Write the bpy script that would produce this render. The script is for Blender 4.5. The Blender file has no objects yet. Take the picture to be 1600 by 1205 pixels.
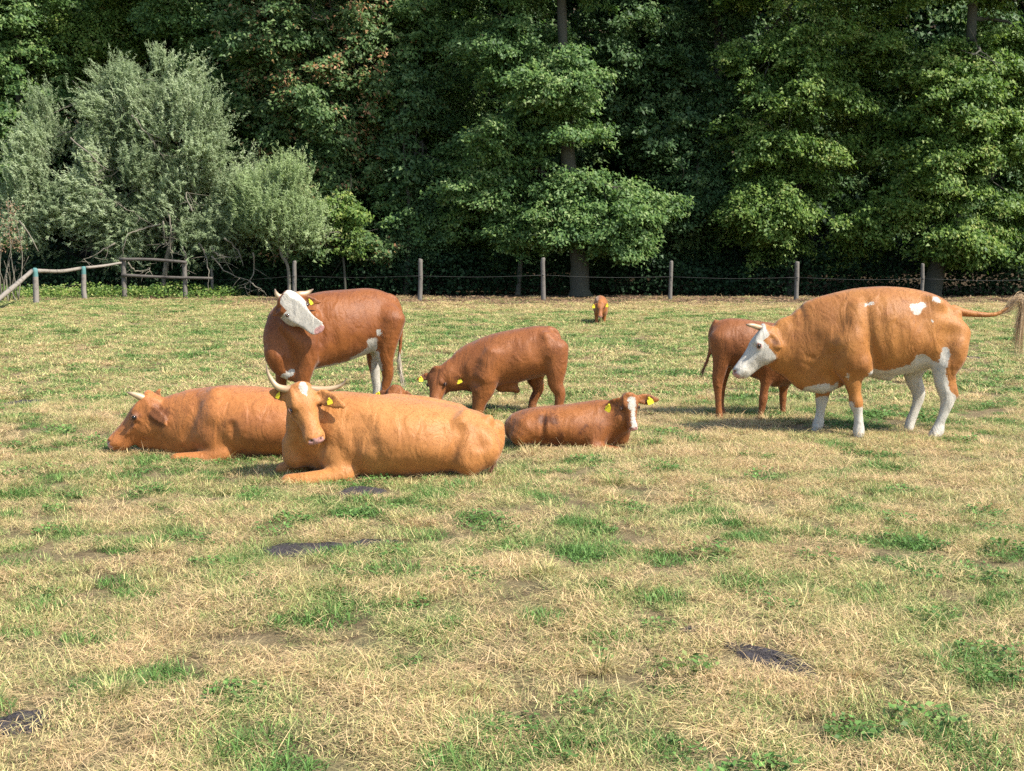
import bpy, math, random
import numpy as np
from mathutils import Vector, Matrix

random.seed(7)
RNG = np.random.default_rng(11)

# ------------------------------------------------------------------ camera, sky, sun, exposure
F_PX, CX, CY, CAM_H = 2000.0, 800.0, 602.5, 1.85
PITCH = math.atan(222.5 / F_PX)
scene = bpy.context.scene
cam_data = bpy.data.cameras.new("camera")
cam = bpy.data.objects.new("camera", cam_data)
scene.collection.objects.link(cam)
cam.location = (0, 0, CAM_H)
cam.rotation_euler = (math.pi / 2 - PITCH, 0, 0)
cam_data.sensor_width = 36.0
cam_data.lens = 36.0 * F_PX / 1600.0
cam_data.clip_end = 600.0
scene.camera = cam

SUN_EL = math.radians(49)
SUN_DIR = Vector((0.86, -0.51, 0)).normalized()          # horizontal direction towards the sun
world = bpy.data.worlds.new("World")
scene.world = world
world.use_nodes = True
wn = world.node_tree
sky = wn.nodes.new("ShaderNodeTexSky")
sky.sky_type = 'NISHITA'
sky.sun_disc = False
sky.sun_elevation = SUN_EL
sky.sun_rotation = math.atan2(SUN_DIR.x, SUN_DIR.y)
bg = wn.nodes["Background"]
bg.inputs[1].default_value = 0.145
wn.links.new(sky.outputs[0], bg.inputs[0])
sun_data = bpy.data.lights.new("sun", 'SUN')
sun_data.energy = 4.8
sun_data.angle = math.radians(0.55)
sun_data.color = (1.0, 0.95, 0.86)
sun = bpy.data.objects.new("sun", sun_data)
scene.collection.objects.link(sun)
sd = Vector((SUN_DIR.x * math.cos(SUN_EL), SUN_DIR.y * math.cos(SUN_EL), math.sin(SUN_EL)))
sun.rotation_euler = sd.to_track_quat('Z', 'Y').to_euler()
sun.location = (20, -15, 30)
scene.view_settings.view_transform = 'Standard'
scene.view_settings.look = 'None'
scene.view_settings.gamma = 1.0
scene.view_settings.exposure = 1.02
scene.cycles.max_bounces = 6
scene.cycles.diffuse_bounces = 3
scene.cycles.transmission_bounces = 4
scene.cycles.use_denoising = False

# ------------------------------------------------------------------ helpers
CP, SP = math.cos(PITCH), math.sin(PITCH)

def ray(px, py):
    cx, cy = (px - CX) / F_PX, -(py - CY) / F_PX
    return np.array([cx, CP + SP * cy, -SP + CP * cy])

def at(px, py, Y):
    d = ray(px, py); t = Y / d[1]
    return np.array([d[0] * t, Y, CAM_H + d[2] * t])

def ground_at(px, py):
    d = ray(px, py); t = -CAM_H / d[2]
    return np.array([d[0] * t, d[1] * t, 0.0])

def scale_at(Y):
    return F_PX / (Y / CP)

def to_px(X, Y, Z):
    f = Y * CP - (Z - CAM_H) * SP
    u = Y * SP + (Z - CAM_H) * CP
    return CX + F_PX * X / f, CY - F_PX * u / f

_perm = np.random.default_rng(5).random((256, 256)).astype(np.float32)

def vnoise(x, y):
    xi = np.floor(x).astype(int); yi = np.floor(y).astype(int)
    fx = x - xi; fy = y - yi
    fx = fx * fx * (3 - 2 * fx); fy = fy * fy * (3 - 2 * fy)
    g = lambda a, b: _perm[a & 255, b & 255]
    return (g(xi, yi) * (1 - fx) + g(xi + 1, yi) * fx) * (1 - fy) + (g(xi, yi + 1) * (1 - fx) + g(xi + 1, yi + 1) * fx) * fy

def fbm(x, y, o=4):
    s = 0; a = 0.5; t = 0
    for i in range(o):
        s = s + a * vnoise(x * 2 ** i + 17 * i, y * 2 ** i + 31 * i); t += a; a *= 0.5
    return s / t

def ground_z(x, y):
    x = np.asarray(x, float); y = np.asarray(y, float)
    return (fbm(x * 0.45 + 40, y * 0.45 + 9, 3) - 0.5) * 0.09

def raw_mesh(name, verts, faces, attrs=None, smooth=False, mat=None):
    """verts (n,3); faces (m,k) array; attrs name -> per point floats"""
    me = bpy.data.meshes.new(name)
    verts = np.ascontiguousarray(verts, dtype=np.float32)
    me.vertices.add(len(verts)); me.vertices.foreach_set("co", verts.ravel())
    if faces is not None and len(faces):
        faces = np.ascontiguousarray(faces, dtype=np.int32)
        m, k = faces.shape
        me.loops.add(m * k); me.loops.foreach_set("vertex_index", faces.ravel())
        me.polygons.add(m)
        me.polygons.foreach_set("loop_start", np.arange(m, dtype=np.int32) * k)
        if smooth:
            me.polygons.foreach_set("use_smooth", np.ones(m, dtype=bool))
    for an, av in (attrs or {}).items():
        av = np.asarray(av)
        if av.ndim == 2:
            a = me.attributes.new(an, 'FLOAT_VECTOR', 'POINT'); a.data.foreach_set("vector", av.astype(np.float32).ravel())
        elif av.dtype.kind == 'i':
            a = me.attributes.new(an, 'INT', 'POINT'); a.data.foreach_set("value", av.astype(np.int32))
        else:
            a = me.attributes.new(an, 'FLOAT', 'POINT'); a.data.foreach_set("value", av.astype(np.float32))
    me.update(calc_edges=True)
    if mat: me.materials.append(mat)
    return me

def link(name, me, parent=None, loc=None):
    o = bpy.data.objects.new(name, me)
    scene.collection.objects.link(o)
    if parent is not None: o.parent = parent
    if loc is not None: o.location = loc
    return o

def tag(o, label=None, cat=None, group=None, kind=None):
    if label: o['label'] = label
    if cat: o['category'] = cat
    if group: o['group'] = group
    if kind: o['kind'] = kind
    return o

def empty(name, loc):
    o = bpy.data.objects.new(name, None)
    o.location = tuple(float(v) for v in loc)
    o.empty_display_size = 0.2
    scene.collection.objects.link(o)
    return o

def norm(v):
    v = np.asarray(v, float)
    return v / (np.linalg.norm(v, axis=-1, keepdims=True) + 1e-12)

def catmull(P, n):
    P = np.asarray(P, float)
    if len(P) == 2:
        t = np.linspace(0, 1, n + 1)[:, None]; return P[0] * (1 - t) + P[1] * t
    Q = np.vstack([2 * P[0] - P[1], P, 2 * P[-1] - P[-2]])
    out = []
    for i in range(1, len(Q) - 2):
        t = np.linspace(0, 1, n, endpoint=False)[:, None]
        a, b, c, d = Q[i - 1], Q[i], Q[i + 1], Q[i + 2]
        out.append(0.5 * (2 * b + (c - a) * t + (2 * a - 5 * b + 4 * c - d) * t ** 2 + (3 * b - a - 3 * c + d) * t ** 3))
    out.append(P[-1][None])
    return np.vstack(out)

def tube(pts, rad, sides=8, wob=0.0, seed=0):
    """verts, quads of a closed tapered tube"""
    pts = np.asarray(pts, float); n = len(pts)
    T = norm(np.gradient(pts, axis=0))
    ref = np.array([0, 0, 1.0]) if abs(T[0][2]) < 0.9 else np.array([1.0, 0, 0])
    S = norm(np.cross(T, ref)); U = np.cross(S, T)
    ang = np.linspace(0, 2 * np.pi, sides, endpoint=False)
    r = np.asarray(rad, float)[:, None] * np.ones((1, sides))
    if wob:
        rr = np.random.default_rng(seed); r = r * (1 + wob * (rr.random((n, sides)) - 0.5) * 2)
    V = pts[:, None] + r[..., None] * (np.cos(ang)[None, :, None] * S[:, None] + np.sin(ang)[None, :, None] * U[:, None])
    V = V.reshape(-1, 3)
    i = np.arange(n - 1)[:, None] * sides; j = np.arange(sides)[None]; j2 = (j + 1) % sides
    F = np.stack([i + j, i + j2, i + sides + j2, i + sides + j], -1).reshape(-1, 4)
    c0, c1 = len(V), len(V) + 1
    V = np.vstack([V, pts[0], pts[-1]])
    jj = np.arange(sides); jn = (jj + 1) % sides
    e = (n - 1) * sides
    C0 = np.stack([np.full(sides, c0), jn, jj, jj], -1)[:, :4]
    C1 = np.stack([np.full(sides, c1), e + jj, e + jn, e + jn], -1)
    tri = (np.vstack([C0[:, :3], C1[:, :3]]))
    return V, F, tri

def mesh_from_parts(name, parts, mat, smooth=True):
    """parts: list of (V, quads, tris)"""
    me = bpy.data.meshes.new(name)
    V = []; L = []; S = []; st = 0; off = 0
    for v, q, t in parts:
        V.append(v)
        for f in (q, t):
            if f is None or not len(f): continue
            L.append((f + off).ravel()); k = f.shape[1]
            S.append(st + np.arange(len(f)) * k); st += len(f) * k
        off += len(v)
    V = np.vstack(V).astype(np.float32); L = np.concatenate(L).astype(np.int32); S = np.concatenate(S).astype(np.int32)
    me.vertices.add(len(V)); me.vertices.foreach_set("co", V.ravel())
    me.loops.add(len(L)); me.loops.foreach_set("vertex_index", L)
    me.polygons.add(len(S)); me.polygons.foreach_set("loop_start", S)
    if smooth: me.polygons.foreach_set("use_smooth", np.ones(len(S), dtype=bool))
    me.update(calc_edges=True); me.validate()
    if mat: me.materials.append(mat)
    return me

# ------------------------------------------------------------------ materials
class NT:
    def __init__(self, name):
        self.m = bpy.data.materials.new(name); self.m.use_nodes = True
        self.t = self.m.node_tree; self.t.nodes.clear()
        self.out = self.t.nodes.new("ShaderNodeOutputMaterial")
    def n(self, typ, **kw):
        nd = self.t.nodes.new("ShaderNode" + typ)
        for k, v in kw.items():
            if k.startswith("i_"):
                key = k[2:]; nd.inputs[int(key) if key.isdigit() else key.replace("_", " ")].default_value = v
            else: setattr(nd, k, v)
        return nd
    def l(self, a, b): self.t.links.new(a, b)
    def attr(self, name, inst=False):
        return self.n("Attribute", attribute_name=name, attribute_type='INSTANCER' if inst else 'GEOMETRY').outputs["Fac"]
    def math(self, op, a, b=None, c=None, clamp=False):
        nd = self.n("Math", operation=op, use_clamp=clamp)
        for i, v in enumerate((a, b, c)):
            if v is None: continue
            if isinstance(v, (int, float)): nd.inputs[i].default_value = v
            else: self.l(v, nd.inputs[i])
        return nd.outputs[0]
    def mix(self, fac, a, b, blend='MIX'):
        nd = self.n("Mix", data_type='RGBA', blend_type=blend)
        for i, v in ((0, fac), (6, a), (7, b)):
            if isinstance(v, (int, float)): nd.inputs[i].default_value = v
            elif isinstance(v, tuple): nd.inputs[i].default_value = v if len(v) == 4 else v + (1,)
            else: self.l(v, nd.inputs[i])
        return nd.outputs[2]
    def noise(self, scale, detail=3, rough=0.55, vec=None, dist=0.0):
        nd = self.n("TexNoise", i_Scale=scale, i_Detail=detail, i_Roughness=rough, i_Distortion=dist)
        if vec is not None: self.l(vec, nd.inputs["Vector"])
        return nd.outputs["Fac"]
    def ramp(self, fac, stops):
        nd = self.n("ValToRGB"); el = nd.color_ramp.elements
        while len(el) < len(stops): el.new(0.5)
        for e, (p, c) in zip(el, stops):
            e.position = p; e.color = c if len(c) == 4 else tuple(c) + (1,)
        self.l(fac, nd.inputs[0]); return nd.outputs[0]
    def smooth(self, v, a, b):
        nd = self.n("MapRange", interpolation_type='SMOOTHSTEP')
        nd.inputs[1].default_value = a; nd.inputs[2].default_value = b
        self.l(v, nd.inputs[0]); return nd.outputs[0]

def leaf_material(name, stops, trans=0.38, rough=0.5, spec=0.22, inst=False):
    n = NT(name)
    v = n.attr("var")
    pos = n.n("NewGeometry").outputs["Position"]
    big = n.noise(0.55, 2, 0.5, pos)
    v2 = n.math('ADD', v, n.math('MULTIPLY', n.math('SUBTRACT', big, 0.5), 0.7), clamp=True)
    col = n.ramp(v2, stops)
    p = n.n("BsdfPrincipled", i_Roughness=rough)
    p.inputs["Specular IOR Level"].default_value = spec
    n.l(col, p.inputs["Base Color"])
    tr = n.n("BsdfTranslucent"); 
    tc = n.mix(1.0, col, (1.0, 1.15, 0.55), 'MULTIPLY'); n.l(tc, tr.inputs[0])
    mx = n.n("MixShader"); mx.inputs[0].default_value = trans
    n.l(p.outputs[0], mx.inputs[1]); n.l(tr.outputs[0], mx.inputs[2]); n.l(mx.outputs[0], n.out.inputs[0])
    return n.m

def bark_material(name, c1, c2, scale=6.0):
    n = NT(name)
    tc = n.n("TexCoord").outputs["Object"]
    mp = n.n("Mapping"); mp.inputs["Scale"].default_value = (1, 1, 0.18); n.l(tc, mp.inputs[0])
    f = n.noise(scale * 3, 6, 0.65, mp.outputs[0]); g = n.noise(scale * 0.4, 3, 0.5, tc)
    col = n.mix(f, c1, c2)
    col = n.mix(n.math('MULTIPLY', g, 0.5), col, (0.06, 0.075, 0.035))
    p = n.n("BsdfPrincipled", i_Roughness=0.9); n.l(col, p.inputs["Base Color"])
    b = n.n("Bump", i_Strength=0.8, i_Distance=0.03); n.l(f, b.inputs["Height"]); n.l(b.outputs[0], p.inputs["Normal"])
    n.l(p.outputs[0], n.out.inputs[0]); return n.m

def wood_material(name, c1, c2, top=None, top_z=0.0):
    n = NT(name)
    tc = n.n("TexCoord").outputs["Object"]
    mp = n.n("Mapping"); mp.inputs["Scale"].default_value = (1, 1, 0.07); n.l(tc, mp.inputs[0])
    f = n.noise(38, 5, 0.7, mp.outputs[0]); g = n.noise(5, 3, 0.6, tc)
    col = n.mix(f, c1, c2); col = n.mix(n.smooth(g, 0.5, 0.75), col, tuple(x * 0.55 for x in c1))
    if top is not None:
        sep = n.n("SeparateXYZ"); n.l(tc, sep.inputs[0])
        m = n.smooth(n.math('ADD', sep.outputs[2], n.math('MULTIPLY', g, 0.1)), top_z, top_z + 0.03)
        col = n.mix(m, col, top)
    p = n.n("BsdfPrincipled", i_Roughness=0.85); n.l(col, p.inputs["Base Color"])
    b = n.n("Bump", i_Strength=0.7, i_Distance=0.012); n.l(f, b.inputs["Height"]); n.l(b.outputs[0], p.inputs["Normal"])
    n.l(p.outputs[0], n.out.inputs[0]); return n.m

def plain_material(name, col, rough=0.6, spec=0.5, bump=0, bscale=40, var=0.0):
    n = NT(name)
    p = n.n("BsdfPrincipled", i_Roughness=rough); p.inputs["Specular IOR Level"].default_value = spec
    tc = n.n("TexCoord").outputs["Object"]
    f = n.noise(bscale, 4, 0.6, tc)
    c = n.mix(f, tuple(x * (1 - var) for x in col), tuple(min(1, x * (1 + var)) for x in col))
    n.l(c, p.inputs["Base Color"])
    if bump:
        b = n.n("Bump", i_Strength=0.8, i_Distance=bump); n.l(f, b.inputs["Height"]); n.l(b.outputs[0], p.inputs["Normal"])
    n.l(p.outputs[0], n.out.inputs[0]); return n.m

# ------------------------------------------------------------------ ground
def build_ground():
    xs = np.concatenate([np.linspace(-300, -34, 20, endpoint=False), np.linspace(-34, 34, 180, endpoint=False), np.linspace(34, 300, 21)])
    ys = np.concatenate([np.linspace(-60, 2, 15, endpoint=False), np.linspace(2, 60, 160, endpoint=False), np.linspace(60, 420, 24)])
    X, Y = np.meshgrid(xs, ys, indexing='ij')
    Z = ground_z(X, Y)
    # the wood stands on a low bank; steep slope added behind blocks the sky
    Z = Z + np.clip(Y - 50, 0, 20) * 0.10 + np.clip(Y - 70, 0, 60) * 0.75
    V = np.stack([X, Y, Z], -1).reshape(-1, 3)
    nx, ny = len(xs), len(ys)
    i = np.arange(nx - 1)[:, None] * ny; j = np.arange(ny - 1)[None]
    Fq = np.stack([i + j, i + ny + j, i + ny + j + 1, i + j + 1], -1).reshape(-1, 4)
    n = NT("pasture_soil")
    pos = n.n("NewGeometry").outputs["Position"]
    a = n.noise(0.6, 4, 0.6, pos); b = n.noise(9, 5, 0.7, pos); c = n.noise(60, 4, 0.7, pos)
    col = n.mix(n.smooth(a, 0.35, 0.65), (0.24, 0.18, 0.095), (0.16, 0.165, 0.07))
    col = n.mix(n.smooth(b, 0.35, 0.7), col, (0.085, 0.06, 0.034))
    col = n.mix(n.math('MULTIPLY', c, 0.5), col, (0.27, 0.20, 0.11))
    sep = n.n("SeparateXYZ"); n.l(pos, sep.inputs[0])
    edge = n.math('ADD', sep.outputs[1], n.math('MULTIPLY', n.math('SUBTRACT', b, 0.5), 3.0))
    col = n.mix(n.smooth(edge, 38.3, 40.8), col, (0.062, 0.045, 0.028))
    p = n.n("BsdfPrincipled", i_Roughness=0.95); p.inputs["Specular IOR Level"].default_value = 0.1
    n.l(col, p.inputs["Base Color"])
    bp = n.n("Bump", i_Strength=1.0, i_Distance=0.03); n.l(c, bp.inputs["Height"]); n.l(bp.outputs[0], p.inputs["Normal"])
    n.l(p.outputs[0], n.out.inputs[0])
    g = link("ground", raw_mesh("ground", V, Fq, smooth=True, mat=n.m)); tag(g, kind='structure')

# ------------------------------------------------------------------ grass
def blades(base, az, el, ln, wd, curve, twist, dry):
    """strips of 2 segments (5 verts: 2+2+1) as tris"""
    n = len(base)
    h = np.stack([np.cos(az), np.sin(az), np.zeros(n)], -1)
    side = np.stack([-np.sin(az + twist), np.cos(az + twist), np.zeros(n)], -1)
    def pnt(t):
        e = el - curve * t
        d = h * np.cos(e)[:, None] + np.array([0, 0, 1.0]) * np.sin(e)[:, None]
        return d
    p0 = base
    p1 = p0 + pnt(0.2) * (ln * 0.5)[:, None]
    p2 = p1 + pnt(0.9) * (ln * 0.5)[:, None]
    p1[:, 2] = np.maximum(p1[:, 2], 0.006); p2[:, 2] = np.maximum(p2[:, 2], 0.004)
    w = side * wd[:, None] * 0.5
    V = np.stack([p0 - w, p0 + w, p1 - w * .85, p1 + w * .85, p2], 1).reshape(-1, 3)
    o = np.arange(n)[:, None] * 5
    T = np.concatenate([o + np.array([[0, 1, 3]]), o + np.array([[0, 3, 2]]), o + np.array([[2, 3, 4]])], 0)
    return V, T, np.repeat(dry, 5)

def oval_leaves(c, nrm, dirv, ln, wd, var):
    n = len(c)
    nrm = norm(nrm); d = norm(dirv - nrm * np.sum(dirv * nrm, 1, keepdims=True)); s = np.cross(nrm, d)
    L = ln[:, None]; W = wd[:, None]
    V = np.stack([c - d * L * .5, c - d * L * .08 + s * W * .5, c + d * L * .5, c - d * L * .08 - s * W * .5], 1).reshape(-1, 3)
    Q = np.arange(n * 4).reshape(-1, 4)
    return V, Q, np.repeat(var, 4)

def tri_leaves(c, nrm, dirv, ln, wd, var):
    n = len(c)
    nrm = norm(nrm); d = norm(dirv - nrm * np.sum(dirv * nrm, 1, keepdims=True)); s = np.cross(nrm, d)
    L = ln[:, None]; W = wd[:, None]
    V = np.stack([c - d * L * .5 + s * W * .42, c + d * L * .6, c - d * L * .4 - s * W * .55], 1).reshape(-1, 3)
    return V, np.arange(n * 3).reshape(-1, 3), np.repeat(var, 3)

def grass_material():
    n = NT("pasture_grass")
    v = n.attr("dry"); t = n.attr("tint", inst=True); lum = n.attr("lum")
    pos = n.n("NewGeometry").outputs["Position"]
    nz = n.noise(3.5, 3, 0.6, pos)
    x = n.math('ADD', n.math('ADD', v, t), n.math('MULTIPLY', n.math('SUBTRACT', nz, 0.5), 0.5), clamp=True)
    col = n.ramp(x, [(0.0, (0.105, 0.20, 0.045)), (0.28, (0.215, 0.29, 0.082)), (0.48, (0.36, 0.365, 0.135)), (0.72, (0.54, 0.435, 0.20)), (1.0, (0.56, 0.395, 0.21))])
    br = n.math('ADD', n.math('MULTIPLY', lum, 1.15), 0.40)
    col = n.mix(1.0, col, br, 'MULTIPLY')
    p = n.n("BsdfPrincipled", i_Roughness=0.55); p.inputs["Specular IOR Level"].default_value = 0.25
    n.l(col, p.inputs["Base Color"])
    tr = n.n("BsdfTranslucent"); n.l(col, tr.inputs[0])
    mx = n.n("MixShader"); mx.inputs[0].default_value = 0.3
    n.l(p.outputs[0], mx.inputs[1]); n.l(tr.outputs[0], mx.inputs[2]); n.l(mx.outputs[0], n.out.inputs[0])
    return n.m

def make_tuft(kind, seed, far):
    r = np.random.default_rng(seed)
    wk = 1.0 if not far else 2.4
    cut = 1.0 if not far else 0.4
    def disk(n, R):
        a = r.random(n) * 2 * np.pi; q = R * np.sqrt(r.random(n))
        return np.stack([np.cos(a) * q, np.sin(a) * q, r.random(n) * 0.012], -1)
    V = []; T = []; D = []
    def add(v, t, d):
        off = sum(len(a) for a in V); V.append(v); T.append(t + off); D.append(d)
    if kind == 'straw':
        n = int(300 * cut); b = disk(n, 0.17); b[:, 2] += r.random(n) * 0.025
        pref = r.random() * 6.28
        az = pref + r.normal(0, 1.7, n); el = np.abs(r.normal(0.22, 0.28, n))
        add(*blades(b, az, el, r.uniform(.03, .115, n), r.uniform(.0016, .0038, n) * wk, r.uniform(0, .9, n), r.normal(0, .8, n), r.uniform(.05, .45, n)))
        n = int(70 * cut); b = disk(n, 0.17)
        add(*blades(b, r.random(n) * 6.28, r.uniform(.6, 1.4, n), r.uniform(.03, .07, n), r.uniform(.002, .004, n) * wk, r.uniform(0, 1.2, n), r.normal(0, .8, n), r.uniform(-.45, .1, n)))
    elif kind == 'short':
        n = int(330 * cut); b = disk(n, 0.17)
        add(*blades(b, r.random(n) * 6.28, r.uniform(.3, 1.4, n), r.uniform(.025, .075, n), r.uniform(.002, .0042, n) * wk, r.uniform(0, 1.3, n), r.normal(0, .8, n), r.uniform(-.35, .25, n)))
    elif kind == 'lush':
        n = int(260 * cut); b = disk(n, 0.13)
        add(*blades(b, r.random(n) * 6.28, r.uniform(.6, 1.45, n), r.uniform(.03, .085, n), r.uniform(.003, .0055, n) * wk, r.uniform(.2, 1.5, n), r.normal(0, .8, n), r.uniform(-.6, -.1, n)))
    elif kind == 'tussock':
        n = int(240 * cut); b = disk(n, 0.06)
        az = np.arctan2(b[:, 1], b[:, 0]) + r.normal(0, .5, n)
        add(*blades(b, az, r.uniform(.5, 1.35, n), r.uniform(.06, .15, n), r.uniform(.0018, .0036, n) * wk, r.uniform(.5, 1.6, n), r.normal(0, .6, n), r.uniform(-.1, .4, n)))
    elif kind == 'stalks':
        n = int(9 * (1 if not far else .7)); b = disk(n, 0.16)
        add(*blades(b, r.random(n) * 6.28, r.uniform(.6, 1.5, n), r.uniform(.08, .22, n), r.uniform(.0018, .003, n) * wk, r.uniform(-.2, 1., n), r.normal(0, .5, n), r.uniform(.2, .5, n)))
        n = int(160 * cut); b = disk(n, 0.17)
        add(*blades(b, r.random(n) * 6.28, r.uniform(.1, .8, n), r.uniform(.04, .1, n), r.uniform(.0018, .0036, n) * wk, r.uniform(0, .9, n), r.normal(0, .8, n), r.uniform(-.2, .4, n)))
    elif kind == 'clover':
        n = int(90 * cut); c = disk(n, 0.13); c[:, 2] += r.uniform(.015, .05, n)
        nr = np.stack([r.normal(0, .45, n), r.normal(0, .45, n), np.ones(n)], -1); dv = r.normal(0, 1, (n, 3))
        v, q, d = oval_leaves(c, nr, dv, r.uniform(.018, .04, n), r.uniform(.012, .022, n), r.uniform(-.7, -.25, n))
        t = np.concatenate([q[:, [0, 1, 2]], q[:, [0, 2, 3]]], 0)
        add(v, t, d)
        n = int(120 * cut); b = disk(n, 0.15)
        add(*blades(b, r.random(n) * 6.28, r.uniform(.3, 1.4, n), r.uniform(.03, .08, n), r.uniform(.002, .004, n) * wk, r.uniform(0, 1.3, n), r.normal(0, .8, n), r.uniform(-.6, 0, n)))
    V = np.vstack(V); T = np.vstack(T); D = np.concatenate(D)
    k = len(V)
    lum = np.repeat(r.random(k // 5 + 1), 5)[:k]
    return V, T, D, lum

PATS = []      # (x, y, radius) filled before the grass is scattered
def in_pat(x, y):
    m = np.zeros(len(x), bool)
    for (cx, cy, rx, ry, rot) in PATS:
        dx, dy = x - cx, y - cy
        u = dx * math.cos(rot) + dy * math.sin(rot); v = -dx * math.sin(rot) + dy * math.cos(rot)
        m |= (u / rx) ** 2 + (v / ry) ** 2 < 1
    return m

GREEN_SPOTS = [(50, 765, 1.0, .5), (215, 735, .6, .35), (860, 800, .9, .5), (1050, 895, .7, .35), (1140, 910, .5, .3), (640, 990, .5, .25), (170, 930, .5, .3),
               (1330, 655, 1.2, .5), (1410, 660, 1.0, .6), (1240, 635, 1.4, .7), (1440, 845, .9, .35), (760, 1150, .5, .22), (1020, 1145, .45, .2), (1280, 1190, .5, .2),
               (480, 1110, .4, .2), (1570, 880, .9, .3), (560, 805, .5, .3), (430, 690, .6, .4), (1560, 600, 1., .4), (120, 700, .5, .3), (250, 1165, .3, .2),
               (1110, 585, 1.5, .6), (1190, 880, .6, .3), (350, 560, 2, .6), (960, 540, 2, .7), (1110, 550, 2, .6), (700, 500, 3, .8), (60, 520, 3, 1)]

def build_grass():
    mat = grass_material()
    kinds = ['straw', 'straw', 'straw', 'short', 'short', 'lush', 'tussock', 'stalks', 'clover', 'lush']
    lib = bpy.data.collections.new("tuft_library")
    for far in (0, 1):
        for i, k in enumerate(kinds):
            V, T, D, lum = make_tuft(k, 100 + i + 50 * far, far)
            me = raw_mesh("grass_tuft", V, T, {"dry": D, "lum": lum}, mat=mat)
            o = bpy.data.objects.new("tuft_%02d" % (i + far * 10), me)
            lib.objects.link(o)
    P = []
    r = np.random.default_rng(3)
    for (y0, y1, dens) in ((2.6, 7, 58), (7, 12, 46), (12, 18, 36), (18, 28, 26), (28, 44.2, 18)):
        n = int((0.8 * (y0 + y1) / 2 + 5) * (y1 - y0) * dens)
        y = y0 + (y1 - y0) * r.random(n); x = (r.random(n) - .5) * (0.8 * (y0 + y1) / 2 + 5)
        P.append(np.stack([x, y], -1))
    P = np.vstack(P); x, y = P[:, 0], P[:, 1]
    keep = ~in_pat(x, y)
    ye = np.where(x < -8.5, 43.5, 39.3)
    fr = (y > ye + 2.4 * (fbm(x * .5, y * .5) - .5) * 2) & (r.random(len(x)) < .84)      # bare strip under the trees
    keep &= ~fr
    x, y = x[keep], y[keep]; n = len(x)
    d0 = fbm(x * .35 + 3, y * .22 + 8, 3); d1 = fbm(x * 2.1 + 3, y * 1.5 + 8, 3); d2 = fbm(x * 5.5 + 50, y * 5.0, 2)
    dry = 0.57 + (d0 - .5) * .30 + (d1 - .5) * .70 + (d2 - .5) * .70 + r.normal(0, .15, n)
    dry -= .03 + np.clip((y - 11) / 16, 0, 1) * 0.12
    dry += np.clip((y - 34) / 3, 0, 1) * np.where(x < -8.5, 0, .34)
    for (px, py, rx, ry) in GREEN_SPOTS:
        g = ground_at(px, py)
        q = ((x - g[0]) / rx) ** 2 + ((y - g[1]) / (ry * (1 + g[1] / 20))) ** 2 + (d2 - .5) * 3
        dry -= np.where(y < 8, .18, .28) * np.clip(1.2 - q, 0, 1) * np.clip(.5 + (d1 - .5) * 3, .15, 1)
    fk = np.clip((y - 13) / 12, 0, 1) * np.clip((37 - y) / 3, 0, 1)
    dry = dry * (1 - .45 * fk) + .44 * .45 * fk
    u = r.random(n)
    idx = np.where(dry + r.normal(0, .08, n) > .60, np.where(u < .82, r.integers(0, 3, n), np.where(u < .87, 7, np.where(u < .89, 6, 3))),
          np.where(dry > .30, np.where(u < .42, r.integers(0, 3, n), np.where(u < .86, r.integers(3, 5, n), np.where(u < .93, 7, np.where(u < .96, 6, 8)))),
                   np.where(u < .36, 5, np.where(u < .62, 8, np.where(u < .8, 9, r.integers(3, 5, n))))))
    lush_patch = dry < .2
    idx = idx + np.where(y > 15, 10, 0)
    rot = np.stack([r.normal(0, .07, n), r.normal(0, .07, n), r.random(n) * 6.28], -1)
    far_k = np.clip((y - 9) / 30, 0, 1)
    scl = r.uniform(.7, 1.25, n) * (1 + far_k * .5)
    sz = np.stack([scl, scl, scl * (1 - .38 * far_k) * r.uniform(.6, 1.15, n)], -1)
    V = np.stack([x, y, ground_z(x, y) - 0.003], -1)
    me = raw_mesh("grass", V, None, {"idx": idx.astype(np.int32), "rot": rot, "scl": sz, "tint": np.clip(dry, .16, .74) + r.normal(0, .05, n)})
    g = link("grass", me); tag(g, "trampled pasture grass, dry straw with green patches, covering the field", "grass", kind='stuff')
    scatter_nodes(g, lib)
    me.materials.append(mat)

def scatter_nodes(obj, coll):
    ng = bpy.data.node_groups.new("scatter", 'GeometryNodeTree')
    ng.interface.new_socket(name="Geometry", in_out='INPUT', socket_type='NodeSocketGeometry')
    ng.interface.new_socket(name="Geometry", in_out='OUTPUT', socket_type='NodeSocketGeometry')
    N = ng.nodes; L = ng.links
    gi = N.new("NodeGroupInput"); go = N.new("NodeGroupOutput")
    ci = N.new("GeometryNodeCollectionInfo"); ci.inputs["Collection"].default_value = coll
    ci.inputs["Separate Children"].default_value = True; ci.inputs["Reset Children"].default_value = True
    ip = N.new("GeometryNodeInstanceOnPoints"); ip.inputs["Pick Instance"].default_value = True
    def na(name, t):
        a = N.new("GeometryNodeInputNamedAttribute"); a.data_type = t; a.inputs["Name"].default_value = name
        return a.outputs["Attribute"]
    L.new(gi.outputs[0], ip.inputs["Points"]); L.new(ci.outputs[0], ip.inputs["Instance"])
    L.new(na("idx", 'INT'), ip.inputs["Instance Index"])
    e2r = N.new("FunctionNodeEulerToRotation"); L.new(na("rot", 'FLOAT_VECTOR'), e2r.inputs[0])
    L.new(e2r.outputs[0], ip.inputs["Rotation"])
    L.new(na("scl", 'FLOAT_VECTOR'), ip.inputs["Scale"])
    L.new(ip.outputs[0], go.inputs[0])
    md = obj.modifiers.new("scatter", 'NODES'); md.node_group = ng

# ------------------------------------------------------------------ implicit bodies (smooth union of tapered elliptic sweeps)
BIG = 1.0

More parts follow.
